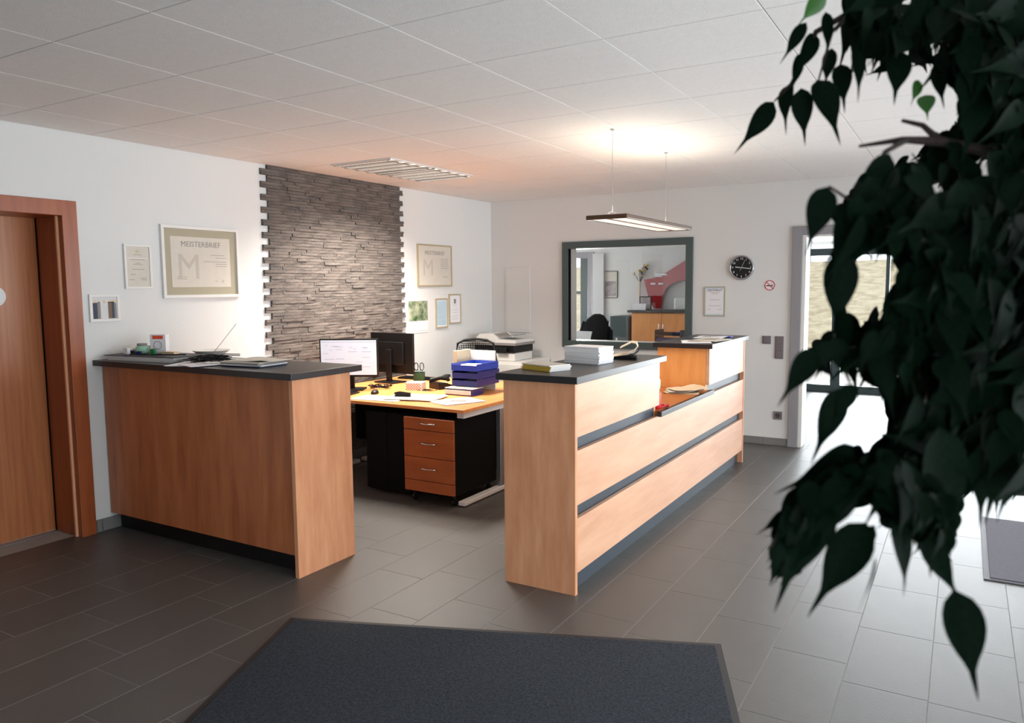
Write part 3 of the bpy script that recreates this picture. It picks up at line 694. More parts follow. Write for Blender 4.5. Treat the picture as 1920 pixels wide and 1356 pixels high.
# green cup + scissors
cup = thing('pen_cup', 'dark green square pen cup on the rear desk', 'cup', (.545, 5.60, DZ_), .5)
cp = B(); a = .047
for x0, x1, y0, y1 in ((-a, a, -a, -a+.004), (-a, a, a-.004, a), (-a, -a+.004, -a+.004, a-.004), (a-.004, a, -a+.004, a-.004)): cp.box(x0, x1, y0, y1, 0, .09)
cp.box(-a, a, -a, a, 0, .004); cp.obj('cup_body', 'green_cup', cup)
sc = thing('scissors', 'black handled scissors standing in the green cup', 'scissors', (.545, 5.60, DZ_+.006), .5)
for s_ in (-1, 1):
    ring = [(s_*.026+.018*math.cos(2*PI*k/20), 0, .135+.035*math.sin(2*PI*k/20)) for k in range(20)]
    B().tube(ring, .0042, n=6, closed=True).obj('handle', 'black_plastic', sc, smooth=True)
    B().tube([(s_*.012, 0, .108), (0, 0, .085), (-s_*.008, 0, .0)], [.004, .004, .002], n=5).obj('blade', 'alu', sc)
# memo box
mb = thing('memo_box', 'small white and red chequered memo box on the desk', 'box', (.86, 5.16, DZ_), .35)
B().box(-.085, .06, -.06, .06, 0, .066, bev=.002).obj('box_body', 'white_paper', mb)
ch = B()
for i in range(12):
    for j in range(5):
        if (i+j) % 2 == 0: ch.box(-.08+i*.011, -.08+(i+1)*.011-.001, -.0606, -.06, .006+j*.011, .006+(j+1)*.011-.001)
ch.obj('check_print', 'pink_print', mb)
# phone / calculator
ph = thing('desk_telephone', 'black desk telephone beside the memo box', 'telephone', (1.0, 5.34, DZ_), -.4)
b_ = B().prism([(-.09, 0), (.09, 0), (.09, .02), (-.02, .055), (-.09, .06)], -.08, .08, axis='x'); b_.obj('base', 'black_plastic', ph)
b_ = B().tube([(-.055, -.09, .05), (-.055, -.085, .07), (-.055, 0, .082), (-.055, .085, .07), (-.055, .09, .05)], [.018, .02, .014, .02, .018], n=8); b_.obj('handset', 'black_plastic', ph, smooth=True)
kb = B()
for i in range(3):
    for j in range(4): kb.box(-.01+i*.025, .008+i*.025, -.07+j*.024, -.055+j*.024, .03+j*.002, .036+j*.0045)
o = kb.obj('keypad', 'print_grey', ph)
cd = B(); pts = []
for k in range(60): pts.append((.92+.12*math.cos(k*.35)*.3+k*.0025, 5.13+.05*math.sin(k*.7)+.02, DZ_+.004))
tag(cd.tube(pts[:40], .0022, n=5).obj('coiled_cable', 'black_plastic'), 'thin dark cable curled on the desk behind the memo box', 'cable')
# cables heap near keyboard
def squiggle(cx, cy, z0, rx, ry, n, seed, hz=.01):
    r_ = random.Random(seed); p = []; a = r_.random()*6
    for k in range(n):
        a += r_.uniform(.3, .9); rr = r_.uniform(.4, 1); p.append((cx+rx*rr*math.cos(a), cy+ry*rr*math.sin(a), z0+.004+r_.random()*hz))
    return p
tag(B().tube(squiggle(.52, 5.08, DZ_, .13, .08, 60, 4, .03), .0035, n=5).obj('cable_heap', 'black_plastic'), 'heap of black cables beside the monitor stand', 'cable')
# document folder + trays
fd = thing('document_box', 'blue document box at the bottom of the tray pile', 'folder', (1.375, 5.03, DZ_))
B().box(-.13, .13, 0, .17, 0, .05, bev=.002).obj('folder_cover', 'blue_dark', fd); B().box(-.125, .12, -.012, .002, .008, .042).obj('papers', 'white_paper', fd)
paper('magazine', 'open magazine lying on the blue document box', 'magazine', (1.375, 5.115), .26, .17, 0, DZ_+.0505, n=4, warp=0, m='cream_paper')
def tray(label, z0, dx, m1, first=None, full=True):
    t_ = thing('letter_tray', label, 'tray', (1.375+dx, 5.21, z0), 0, 'stacked blue letter trays')
    b_ = B().box(-.125, .125, -.09, .24, 0, .004).box(-.125, -.121, -.09, .24, .004, .058).box(.121, .125, -.09, .24, .004, .058).box(-.121, .121, .236, .24, .004, .058).box(-.121, .121, -.09, -.086, .004, .045)
    b_.obj('tray_body', m1, t_)
    B().sheet(0, .075, .006, .21, .297, 0, th=.02).obj('papers', 'white_paper', t_)
    return t_
tray('lowest blue letter tray of the stack of three', DZ_+.064, 0, 'blue_dark'); tray('middle blue letter tray of the stack of three', DZ_+.126, .004, 'blue_dark'); tray('topmost blue letter tray holding loose papers', DZ_+.188, -.004, 'blue_tray')
paper('paper_sheet', 'loose white sheets sticking up from the topmost blue tray', 'paper', (1.37, 5.275), .18, .15, .12, DZ_+.188+.034, n=3, warp=.006, print_=False)
# file holder
fh = thing('file_holder', 'light wooden upright file holder behind the blue trays', 'file holder', (1.165, 5.265, DZ_))
B().box(0, .04, 0, .21, 0, .335, bev=.003).obj('side_board', 'beige_wood', fh); B().box(.0405, .29, .195, .21, 0, .33).obj('back_board', 'plate', fh)
# office chair behind
def chair(name, label, loc, rz, jacket=False):
    t_ = thing(name, label, 'chair', loc, rz)
    b_ = B().box(-.24, .24, -.24, .22, .42, .49, bev=.03); b_.obj('seat', 'fabric_black', t_, smooth=True)
    prof = [(-.21, .56), (-.225, .80), (-.19, 1.0), (-.12, 1.035), (0, 1.045), (.12, 1.035), (.19, 1.0), (.225, .80), (.21, .56)]
    B().tube([(x, .25+.04*(1-abs(x)/.23), z_) for x, z_ in prof], .013, n=8, closed=True).obj('back_frame', 'black_plastic', t_, smooth=True)
    mm = B(); 
    for k in range(22):
        z_ = .58+k*.021; ww = .205 if z_ < .9 else .205-(z_-.9)*.5; mm.tube([(-ww, .255, z_), (0, .30, z_), (ww, .255, z_)], .0035, n=4)
    for k in range(18):
        x = -.2+k*.0235; mm.tube([(x, .252+.045*(1-abs(x)/.23), .565), (x, .252+.045*(1-abs(x)/.23), 1.02-abs(x)*.25)], .003, n=4)
    mm.obj('back_mesh', 'black_matt', t_)
    B().tube([(0, .12, .42), (0, .28, .44), (0, .31, .60)], .018, n=8).obj('back_support', 'black_plastic', t_)
    B().cyl((0, 0, .09), (0, 0, .42), .026).obj('gas_column', 'alu', t_)
    for k in range(5):
        a_ = k*2*PI/5+.3; c, s_ = math.cos(a_), math.sin(a_)
        B().tube([(0, 0, .10), (.14*c, .14*s_, .09), (.28*c, .28*s_, .065)], [.022, .018, .014], n=8).obj('leg', 'black_plastic', t_)
        B().cyl((.285*c-.02*s_, .285*s_+.02*c, .028), (.285*c+.02*s_, .285*s_-.02*c, .028), .028, n=14).obj('castor', 'black_plastic', t_)
    for s_ in (-1, 1):
        B().tube([(s_*.23, .06, .45), (s_*.27, .06, .5), (s_*.27, .06, .66)], .012, n=6).box(min(s_*.24, s_*.30), max(s_*.24, s_*.30), -.10, .14, .66, .69, bev=.01).obj('armrest', 'black_plastic', t_)
    return t_
chair('office_chair', 'black mesh-back office chair behind the rear desk', (.56, 6.42, 0), math.radians(20))

# printer and cabinet
pc = thing('printer_cabinet', 'white low cabinet in the corner carrying the printer', 'cabinet', (.42, 7.36, 0))
B().box(-.37, .37, -.28, .36, 0, .775, bev=.004).obj('body', 'frame_white', pc); B().box(-.365, -.003, -.298, -.281, .06, .75, bev=.002).obj('door', 'frame_white', pc); B().box(.003, .365, -.298, -.281, .06, .75, bev=.002).obj('door', 'frame_white', pc)
pr_ = thing('printer', 'white and black multifunction printer in the corner', 'printer', (.40, 7.36, .7755))
B().box(-.25, .25, -.2, .2, 0, .09, bev=.01).obj('lower_body', 'frame_white', pr_)
B().box(-.26, .26, -.215, .2, .09, .17, bev=.008).obj('output_bay', 'black_plastic', pr_)
B().box(-.28, .28, -.235, .21, .17, .20, bev=.008).obj('scanner_bed', 'print_grey', pr_)
b_ = B().prism([(-.27, .2), (.02, .2), (.0, .25), (-.06, .29), (-.22, .29), (-.27, .25)], -.16, .2, axis='y'); b_.obj('document_feeder', 'frame_white', pr_)
b_ = B().prism([(.0, .2), (.27, .2), (.27, .225), (.0, .235)], -.2, .2, axis='y'); b_.obj('scanner_lid', 'frame_white', pr_)
b_ = B().prism([(-.06, .283), (.0, .25), (.2, .275), (.2, .283), (.0, .262), (-.05, .293)], -.12, .14, axis='y'); b_.obj('feeder_tray', 'print_grey', pr_)
B().box(.05, .18, -.26, -.216, .09, .15, bev=.006).obj('control_panel', 'black_plastic', pr_)
B().box(-.2, .0, -.26, -.216, .10, .106).obj('paper_tray', 'white_paper', pr_)

# ================================================================ ITEMS ON LEFT COUNTER (top z=1.1375)
ZC = 1.1375
tr = thing('shallow_tray', 'shallow white and black tray at the wall end of left counter', 'tray', (.36, 3.08, ZC), .1)
b_ = B().prism([(-.28, 0), (.28, 0), (.31, .03), (-.31, .03)], -.14, .14, axis='y'); b_.obj('tray_body', 'plate', tr); B().box(-.315, .315, -.145, .145, .03, .034, bev=.001).obj('tray_rim', 'black_plastic', tr)
ZT = ZC+.0345
bxs = thing('white_carton', 'white carton with red label and circle print standing on the tray', 'box', (.31, 3.14, ZT), math.radians(28))
B().box(-.052, .052, -.025, .025, 0, .125, bev=.001).obj('carton', 'white_paper', bxs); B().box(-.035, .035, -.0258, -.025, .095, .118).obj('red_label', 'orange_red', bxs)
b_ = B(); b_.tube([(.026*math.cos(2*PI*k/28), -.0262, .055+.026*math.sin(2*PI*k/28)) for k in range(28)], .0016, n=5, closed=True); b_.obj('circle_print', 'print_grey', bxs)
g_ = thing('green_block', 'small green block leaning before the white carton', 'block', (.35, 3.06, ZT), .5)
B().box(-.017, .017, -.012, .012, 0, .036, bev=.004).obj('block', 'green', g_)
jar = thing('mint_jar', 'pale mint green glass jar on the tray', 'jar', (.21, 3.08, ZT))
B().lathe([(.034, 0), (.04, .01), (.04, .045), (.03, .052)], 20).obj('jar_body', 'mint', jar, smooth=True); B().lathe([(.031, .0525), (.031, .066)], 20).obj('lid', 'print_grey', jar)
for k, (x, y, sx, sy, sz, m, lab, a_) in enumerate(((.13, 3.06, .05, .03, .02, 'navy', 'small navy packet at the wall end of the tray', .3), (.165, 3.0, .035, .025, .04, 'white_paper', 'small white dice-like box before the mint jar', .2),
        (.10, 3.12, .06, .04, .028, 'beige', 'small beige crumpled packet at the tray end', 1.0), (.43, 3.13, .10, .05, .016, 'beige', 'flat beige packet right of the white carton', .2), (.26, 3.02, .03, .02, .02, 'blue_dark', 'tiny dark blue bottle cap box on the tray', .4), (.145, 3.15, .04, .04, .045, 'print_grey', 'grey square box behind the mint jar', .1))):
    t_ = thing('small_packet', lab, 'packet', (x, y, ZT), a_)
    B().box(-sx/2, sx/2, -sy/2, sy/2, 0, sz*.85, bev=.002).obj('packet_body', m, t_); B().box(-sx/2-.001, sx/2+.001, -sy/2-.001, sy/2+.001, sz*.85, sz, bev=.001).obj('flap', m, t_)
bw = thing('shallow_dish', 'wide pale shallow dish against the wall behind the black twigs', 'dish', (.53, 3.365, ZC))
B().lathe([(.04, 0), (.06, .004), (.12, .045), (.123, .047), (.118, .047), (.05, .01)], 28).obj('bowl', 'frame_white', bw, smooth=True)
tw = thing('black_cable_ties', 'tangle of black cable ties lying on the left counter', 'cable ties', (.86, 3.10, ZC+.006))
r_ = random.Random(12)
for k in range(34):
    a_ = r_.gauss(.4, .5); L = r_.uniform(.06, .14); cx, cy = r_.gauss(0, .055), r_.gauss(0, .03); z_ = .004+r_.random()*.035
    dx, dy = math.cos(a_)*L, math.sin(a_)*L
    B().tube([(cx-dx, cy-dy, max(.003, z_-.01)), (cx, cy, z_+.006), (cx+dx, cy+dy, max(.003, z_-r_.random()*.02))], .0028, n=4).obj('cable_tie', 'black_plastic', tw)
tag(B().tube([(.80, 3.12, ZC+.012), (.87, 3.17, ZC+.11), (.95, 3.23, ZC+.235)], .0016, n=5).obj('thin_rod', 'alu'), 'thin metal rod sticking up out of the black cable ties', 'rod')
tag(B().tube([(.30, 2.93, ZC+.042), (.46, 2.96, ZC+.044), (.68, 3.06, ZC+.046)], .004, n=6).obj('black_pen', 'black_plastic'), 'long black pen lying over the tray towards the cable ties', 'pen')
for k, (x, y, rz, lab) in enumerate(((.83, 3.0, .5, 'printed sheet under the black cable ties, nearest the tray'), (.97, 3.0, -.3, 'printed sheet before the black cable ties'), (1.0, 3.15, .25, 'printed sheet beside the magazine stack'))):
    paper('paper_sheet', lab, 'paper', (x, y), .21, .29, rz, ZC+.0001+k*.0042, n=2, warp=0, group='loose papers on the left counter')
mg = thing('magazine_stack', 'magazines stacked near the right end of left counter', 'magazines', (1.25, 3.10, ZC), math.radians(4))
for k, (m, dx, rz) in enumerate((('navy', 0, 0), ('white_paper', .004, .03), ('print_grey', -.01, -.02), ('cream_paper', -.015, .05))):
    B().box(-.15+dx, .15+dx, -.11, .11, k*.0075, k*.0075+.0068, bev=.001, rz=rz).obj('magazine', m, mg)
B().sheet(.02, .02, .031, .32, .21, .06, warp=.012, seed=4).obj('top_sheet', 'cream_paper', mg)

# ================================================================ ITEMS ON RIGHT COUNTER
yb = thing('booklet_stack', 'low stack of yellow-backed booklets nearest the counter end', 'booklets', (2.905, 3.66, ZC), math.radians(-21))
for k in range(5):
    j = random.uniform(-.003, .003)
    B().box(-.115+j, .115+j, -.075+j, .075+j, k*.0066, k*.0066+.006, bev=.0008).obj('booklet', 'yellow' if k < 4 else 'cream_paper', yb)
    B().box(.113+j, .1165+j, -.073+j, .073+j, k*.0066+.0006, k*.0066+.0055).obj('page_edges', 'white_paper', yb)
wbk = thing('booklet_stack', 'tall stack of white brochures behind the yellow booklets', 'booklets', (2.955, 4.10, ZC), math.radians(-8))
for k in range(17):
    j = random.uniform(-.004, .004); q_ = random.uniform(-.004, .004)
    B().box(-.12+j, .12+j, -.08+q_, .08+q_, k*.0058, k*.0058+.0053, bev=.001, rz=random.uniform(-.02, .02)).obj('booklet', 'white_paper', wbk)
# curled brochure holder
ro = thing('curled_magazine', 'black magazine with its beige pages curled up behind the brochures', 'magazine', (3.045, 4.44, ZC), math.radians(20))
B().box(-.1, .07, -.08, .08, 0, .012, bev=.002).obj('cover', 'black_matt', ro)
sh = B(); pts = [(-.09, .012), (-.04, .02), (.02, .03), (.06, .05), (.08, .075), (.07, .10), (.04, .105), (.0, .085), (-.03, .07)]
def ribbon(b_, pts, y0, y1, th):
    A = []
    for i, (x, z_) in enumerate(pts):
        a_ = Vector(pts[max(i-1, 0)]); c_ = Vector(pts[min(i+1, len(pts)-1)]); d_ = (c_-a_).normalized(); n_ = Vector((-d_.y, d_.x))*th
        A.append([b_.bm.verts.new((x, y0, z_)), b_.bm.verts.new((x, y1, z_)), b_.bm.verts.new((x+n_.x, y1, z_+n_.y)), b_.bm.verts.new((x+n_.x, y0, z_+n_.y))])
    for P_, Q_ in zip(A, A[1:]):
        for k in range(4): b_.bm.faces.new((P_[k], P_[(k+1) % 4], Q_[(k+1) % 4], Q_[k]))
    b_.bm.faces.new(A[0][::-1]); b_.bm.faces.new(A[-1])
dk = B(); ribbon(dk, [(-.08, .012), (.0, .014), (.05, .022), (.085, .05), (.088, .07)], -.08, .08, .004); dk.obj('folded_cover', 'black_matt', ro)
ribbon(sh, pts, -.075, .075, .004); sh.obj('curled_pages', 'beige', ro, smooth=False)
# far section papers
for k, (x, y, rz, m, lab) in enumerate(((3.03, 5.95, .3, 'white_paper', 'white newspaper at the front edge of the far high counter'), (3.10, 6.12, -.2, 'cream_paper', 'cream leaflet in the middle of the far high counter'), (3.03, 6.35, .1, 'white_paper', 'white leaflet behind the others on the far high counter'))):
    paper('paper_sheet', lab, 'paper', (x, y), .22, .30, rz, ZC+.0001+k*.006, m=m, n=3, warp=0, group='leaflets on the far counter section')
tag(B().box(3.02, 3.14, 6.56, 6.66, ZC, ZC+.01, bev=.002).obj('blue_notebook', 'blue_tray'), 'small blue notebook at the far end of the counter', 'notebook')
# ledge items
br = thing('leaflet_heap', 'crumpled beige leaflets heap on the low counter ledge', 'leaflets', (3.05, 5.55, .7855), .4)
for k in range(3): B().sheet(.02*k, .01*k, .012*k+.001, .26, .19, .25*k-.2, warp=.03, seed=20+k, n=8).obj('leaflet', ('beige', 'cream_paper', 'beige')[k], br)
bt = thing('small_bottle', 'small pale bottle with red foot beside the step of the counter', 'bottle', (3.15, 4.735, .7855))
B().lathe([(.02, 0), (.024, .01), (.024, .10), (.012, .125)], 16).obj('bottle_body', 'red', bt, smooth=True); B().lathe([(.011, .1255), (.02, .135), (.02, .19), (.009, .205)], 16).obj('pump', 'mint', bt, smooth=True)
rd = thing('sweet_packet', 'red crumpled sweet packet at the corner of the low ledge', 'packet', (3.165, 4.80, .7855))
B().sheet(0, 0, .004, .07, .06, .6, th=.012, warp=.02, seed=3).obj('wrapper', 'red', rd); B().sheet(.005, .0, .018, .04, .03, .2, th=.004, warp=.01, seed=9).obj('label_flap', 'pink_print', rd)

# ================================================================ OFFICE BEHIND THE WINDOW
sb = thing('sideboard', 'orange beech sideboard with dark top in the office behind the glass', 'sideboard', (.30, 11.42, 0))
B().box(0, 2.0, .02, .5, .0, 1.16, bev=.003).obj('body', 'wood_orange', sb); B().box(-.06, 2.05, -.02, .5, 1.161, 1.20, bev=.003).obj('top', 'slab_dark', sb)
for k in range(4):
    x0 = .01+k*.495
    dr = B().box(x0, x0+.49, 0, .019, .05, 1.15, bev=.003).obj('door', 'wood_orange', sb)
    xh = x0+.46 if k % 2 == 0 else x0+.03
    B().tube([(xh, -.0, .82), (xh, -.025, .83), (xh, -.025, .99), (xh, -.0, 1.0)], .005, n=6).obj('handle', 'chrome', dr)
fe = thing('car_fender', 'glossy dark red car fender mounted on the office wall', 'car part', (0, 11.985, 0))
poly = [(.335, 1.68), (.46, 1.70), (.62, 1.74), (1.0, 1.965), (1.25, 2.1), (1.9, 2.1), (1.9, 1.55), (1.5, 1.5), (1.25, 1.56), (1.1, 1.63), (.95, 1.66), (.82, 1.62), (.72, 1.55), (.66, 1.44), (.62, 1.215), (.50, 1.215), (.42, 1.36)]
b_ = B().prism(poly, -.10, -.02, axis='y'); fo = b_.obj('panel', 'red_gloss', fe)
B().box(.5, 1.8, -.02, 0.01, 1.7, 1.78).obj('wall_bracket', 'alu', fe)
for x, z_ in ((.45, 1.60), (.58, 1.60), (.56, 1.72), (.64, 1.745)): B().box(x, x+.08, -.106, -.10, z_, z_+.028, bev=.002).obj('painted_highlight', 'white_paper', fe)  # white plates painted in as reflected highlights on the glossy fender
t_, bx, Mx = frame('framed_print', 'black framed pale portrait print on the office wall', 'picture', 'F', (-.315, 1.61), .29, .45, .01, 'black_plastic', 'cream_paper', .02)
mat('print_fade', (190, 180, 180), .7, rgb2=(110, 106, 108), nscale=6); bx(-.12, .12, .03, .28, .008, .009, 'picture', 'print_fade'); bx(-.13, -.07, .02, .27, .009, .0095, 'grey_print_shape', 'print_grey')  # grey strip printed along the left of the picture
# dried flower sconce
fs = thing('dried_bouquet', 'dried flower bouquet hanging on the office wall', 'bouquet', (.235, 11.95, 1.50))
r_ = random.Random(2)
for k in range(12):
    a_ = r_.uniform(-.35, .45); L = r_.uniform(.28, .42)
    B().tube([(0, .0, 0), (a_*.05, 0, .16), (a_*.32, 0, L)], .003, n=4).obj('stem', 'bark', fs)
    b_ = B(); bmesh.ops.create_icosphere(b_.bm, subdivisions=1, radius=.022); b_.xform(T((a_*.32, -.01, L)))
    b_.obj('blossom', ('yellow', 'beige', 'brass_dark')[k % 3], fs)
B().tube([(-.12, 0, .25), (0, -.02, .24), (.12, 0, .255)], .008, n=5).obj('ribbon', 'beige', fs); B().cyl((0, 0, -.14), (0, 0, .16), .012, .018, n=8).obj('bundle', 'beige', fs)
pf = thing('standing_photo', 'small dark photo frame standing on the office sideboard', 'photo frame', (.46, 11.62, 1.2005))
b_ = B().box(-.1, .1, 0, .015, 0, .015).box(-.1, .1, 0, .015, .2, .215).box(-.1, -.085, 0, .015, .015, .2).box(.085, .1, 0, .015, .015, .2); b_.obj('picture_frame', 'black_plastic', pf); B().box(-.085, .085, .005, .012, .015, .2).obj('photo', 'print_fade', pf)
tc_ = thing('table_calendar', 'small white desk calendar before the photo frame', 'calendar', (.40, 11.52, 1.2005))
b_ = B().prism([(-.03, 0), (.03, 0), (0, .1)], -.11, .11, axis='x'); b_.obj('calendar_stand', 'white_paper', tc_); 
# office desk
od = thing('office_desk', 'white desk inside the office directly behind the window', 'desk', (.2, 8.9, 0))
B().box(-.5, 1.75, 0, .9, .735, .76, bev=.003).obj('desk_top', 'frame_white', od)
for x in (-.45, 1.7):
    for y in (.06, .84): B().box(x-.025, x+.025, y-.025, y+.025, 0, .735).obj('leg', 'alu', od)
c2 = chair('office_chair', 'office chair under the black jacket in the back office', (.22, 10.3, 0), math.radians(200))
jk = thing('jacket', 'black jacket draped over the office chair back', 'jacket', (.22, 10.3, 0), math.radians(200))
b_ = B(); NJ = 26; rings = []
for k, (z_, rx, ry, cx) in enumerate(((.56, .13, .10, .0), (.72, .15, .115, 0), (.86, .17, .12, 0), (.98, .18, .115, .0), (1.06, .17, .10, -.01), (1.12, .135, .08, -.01), (1.165, .09, .06, -.02), (1.19, .04, .03, -.02))):
    rings.append([b_.bm.verts.new((cx+rx*math.cos(2*PI*i/NJ)*(1+.05*math.sin(5*i+k)), .27+ry*math.sin(2*PI*i/NJ)*(1+.12*math.sin(3*i+k)), z_)) for i in range(NJ)])
for A_, C_ in zip(rings, rings[1:]):
    for i in range(NJ): b_.bm.faces.new((A_[i], A_[(i+1) % NJ], C_[(i+1) % NJ], C_[i]))
b_.bm.faces.new(rings[0]); b_.bm.faces.new(rings[-1]); b_.obj('jacket_body', 'fabric_black', jk, smooth=True)
for s_ in (-1, 1): B().tube([(s_*.15, .27, 1.08), (s_*.19, .24, .94), (s_*.195, .22, .76), (s_*.18, .22, .62)], [.04, .05, .045, .038], n=10).obj('sleeve', 'fabric_black', jk, smooth=True)
lp = thing('laptop', 'open pale laptop on the office desk behind the window, left end', 'laptop', (.36, 9.25, .7605), math.radians(-8))
B().box(-.16, .16, -.12, .10, 0, .016, bev=.003).obj('base', 'print_grey', lp); b_ = B().box(-.16, .16, 0, .008, 0, .22, bev=.002); b_.xform(T((0, .10, .014)) @ Matrix.Rotation(math.radians(-22), 4, 'X')); b_.obj('lid', 'plate', lp)
bo = thing('white_bottle', 'small white spray bottle on the office desk', 'bottle', (1.03, 9.1, .7605))
B().lathe([(.03, 0), (.032, .01), (.028, .08), (.01, .13)], 16).obj('bottle_body', 'white_paper', bo, smooth=True); B().lathe([(.011, .1305), (.011, .16)], 12).obj('cap', 'white_paper', bo)
fb = thing('paper_box', 'white box of papers on the office desk by the jacket', 'box', (.80, 9.28, .7605), .2)
B().box(-.11, .11, -.08, .08, 0, .075, bev=.002).obj('box_body', 'cream_paper', fb); B().sheet(0, 0, .0765, .2, .14, .2, warp=.02, seed=8).obj('sheet', 'white_paper', fb)
# black tray stack on desk right (dark with blue)
dt = thing('tray_stack', 'black tray stack with blue folders at the right office desk end', 'tray', (1.74, 9.15, .7605), -.1)
for k in range(4): B().box(-.17, .17, -.12, .12, k*.07, k*.07+.006).box(-.17, -.16, -.12, .12, k*.07+.006, k*.07+.07).box(.16, .17, -.12, .12, k*.07+.006, k*.07+.07).obj('tray', 'black_plastic', dt)
for k in range(4): B().box(-.155, .15, -.115, .11, k*.07+.007, k*.07+.035, bev=.003).obj('folder', ('blue_dark', 'white_paper', 'blue_dark', 'black_matt')[k], dt)
bin_ = thing('floor_cabinet', 'dark grey tall cabinet beside the office sideboard', 'cabinet', (.05, 11.45, 0))
B().box(-.12, .2, 0, .5, 0, 1.1, bev=.004).obj('body', 'grey_metal', bin_); B().box(-.115, .195, -.015, -.001, .03, 1.09, bev=.002).obj('door', 'grey_metal', bin_)
tag(B().box(.93, 1.35, 11.6, 11.72, 1.2005, 1.40, bev=.03).obj('display_block', 'plate'), 'pale rounded display block under the red fender', 'display')

# door stop
ds = thing('door_stop', 'white door wedge at the far left floor edge', 'door stop', (1.79, 1.345, 0)); B().lathe([(.022, 0), (.022, .03), (.015, .04)], 16).obj('stopper', 'frame_white', ds, smooth=True)

# ================================================================ FICUS
fx = thing('weeping_fig', 'dark weeping fig tree with drooping leaves filling the right foreground', 'tree', (5.55, 0.95, 0))
FX = Vector((5.55, 0.95, 0))
B().lathe([(.17, 0), (.22, .38), (.235, .40), (.22, .40), (.20, .36)], 28).obj('pot', 'grey_metal', fx, smooth=True)
B().lathe([(.198, .30), (.198, .355)], 24).obj('soil', 'bark', fx)
def w2l(p): return tuple(Vector(p)-FX)
B().tube([(0, 0, .34), (.03, .02, .8), (-.02, .03, 1.3), (.0, .0, 1.75), (-.06, .05, 2.15)], [.035, .03, .026, .022, .012], n=10).obj('trunk', 'bark', fx, smooth=True)
def leaf_mesh(name, m, curl=.12, fold=.18, wd=.36, n=11):
    b_ = Bld(); rows = []
    for i in range(n+1):
        t = i/n
        u = t/.74
        hw = wd/2*(math.sin(PI*min(u, 1)**.72)**.85 if 0 < u < 1 else 0)
        hw = max(hw, .035*max(0, (1-t)/.3)**.8 if t > .6 else 0.0)
        if t >= 1: hw = .002
        z = -curl*t*t
        zz_ = fold*hw
        rows.append((b_.bm.verts.new((-hw, t, z+zz_)), b_.bm.verts.new((0, t, z)), b_.bm.verts.new((hw, t, z+zz_))))
    for a_, c_ in zip(rows, rows[1:]):
        b_.bm.faces.new((a_[0], a_[1], c_[1], c_[0])); b_.bm.faces.new((a_[1], a_[2], c_[2], c_[1]))
    me = bpy.data.meshes.new(name); b_.bm.to_mesh(me); b_.bm.free(); me.materials.append(MATS[m])
    for p in me.polygons: p.use_smooth = True
    return me
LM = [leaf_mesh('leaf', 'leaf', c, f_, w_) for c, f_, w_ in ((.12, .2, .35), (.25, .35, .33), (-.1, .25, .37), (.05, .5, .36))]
LMB = leaf_mesh('leaf_bright', 'leaf_bright', .1, .2, .48)
def leaf_mtx(base, tip, roll):
    d = tip-base; L = d.length; y = d.normalized()
    side = y.cross(-CF).normalized(); nrm = side.cross(y)
    s2 = side*math.cos(roll)+nrm*math.sin(roll); n2 = s2.cross(y)
    m = Matrix((s2, y, n2)).transposed().to_4x4(); m = m @ Matrix.Diagonal((L, L, L, 1)); m.translation = base-FX
    return m
leaves = []
# (base px, tip px, depth, roll)
EX = [((1451,191),(1382,288),1.25,.2,0),((1480,158),(1462,240),1.25,.9,0),((1502,165),(1511,275),1.2,.5,0),((1532,150),(1578,270),1.15,.1,0),((1576,120),(1585,205),1.2,.3,0),
((1528,62),(1494,150),1.22,.2,0),((1512,42),(1466,122),1.2,.7,0),((1545,-12),(1496,50),1.2,.2,1),((1548,22),(1556,104),1.15,.2,0),((1600,92),(1625,182),1.1,.3,0),
((1688,95),(1672,205),1.1,.2,0),((1752,120),(1772,205),1.1,.2,0),((1722,150),(1711,198),1.15,.3,1),((1735,178),(1740,222),1.15,.5,1),((1500,100),(1478,180),1.22,.5,0),((1560,90),(1545,168),1.2,.4,0),
((1668,288),(1592,430),.92,.1,0),((1640,330),(1572,500),.9,.3,0),((1552,350),(1506,485),.88,.2,0),((1668,400),(1582,512),.9,.4,0),((1755,380),(1716,512),.9,.3,0),((1600,380),(1565,540),.88,.1,0),((1580,470),(1562,640),.9,.2,0),
((1530,655),(1458,762),.85,.3,0),((1560,640),(1490,720),.85,.1,0),((1600,835),(1474,938),.82,.2,0),((1545,925),(1440,1140),.8,.15,0),((1625,980),(1514,1158),.82,.45,0),
((1640,1045),(1622,1152),.7,1.2,0),((1668,975),(1735,1128),.78,.5,0),((1728,1000),(1800,1140),.8,.2,0),((1788,1105),(1838,1318),.78,.2,0),((1760,800),(1788,1080),.8,.2,0),((1835,840),(1848,988),.85,.3,0),((1912,860),(1858,978),.85,.2,0),((1880,820),(1850,985),.85,.2,0),
((1474,958),(1424,1006),.9,.3,0),((1576,728),(1526,872),.85,.25,0),((1600,720),(1560,800),.85,.3,0),((1640,985),(1560,1060),.85,.3,0),((1600,900),(1500,1040),.82,.2,0),((1580,860),(1480,985),.82,.3,0),((1560,960),(1468,1080),.8,.3,0),((1690,860),(1700,1040),.8,.2,0),((1730,880),(1750,1085),.8,.3,0),((1660,880),(1640,1000),.8,.4,0)]
for a_, c_, d_, ro_, br_ in EX:
    leaves.append((at(*a_, d_), at(*c_, d_*random.uniform(.97, 1.03)), ro_*random.choice((-1, 1)), br_, 1e9))
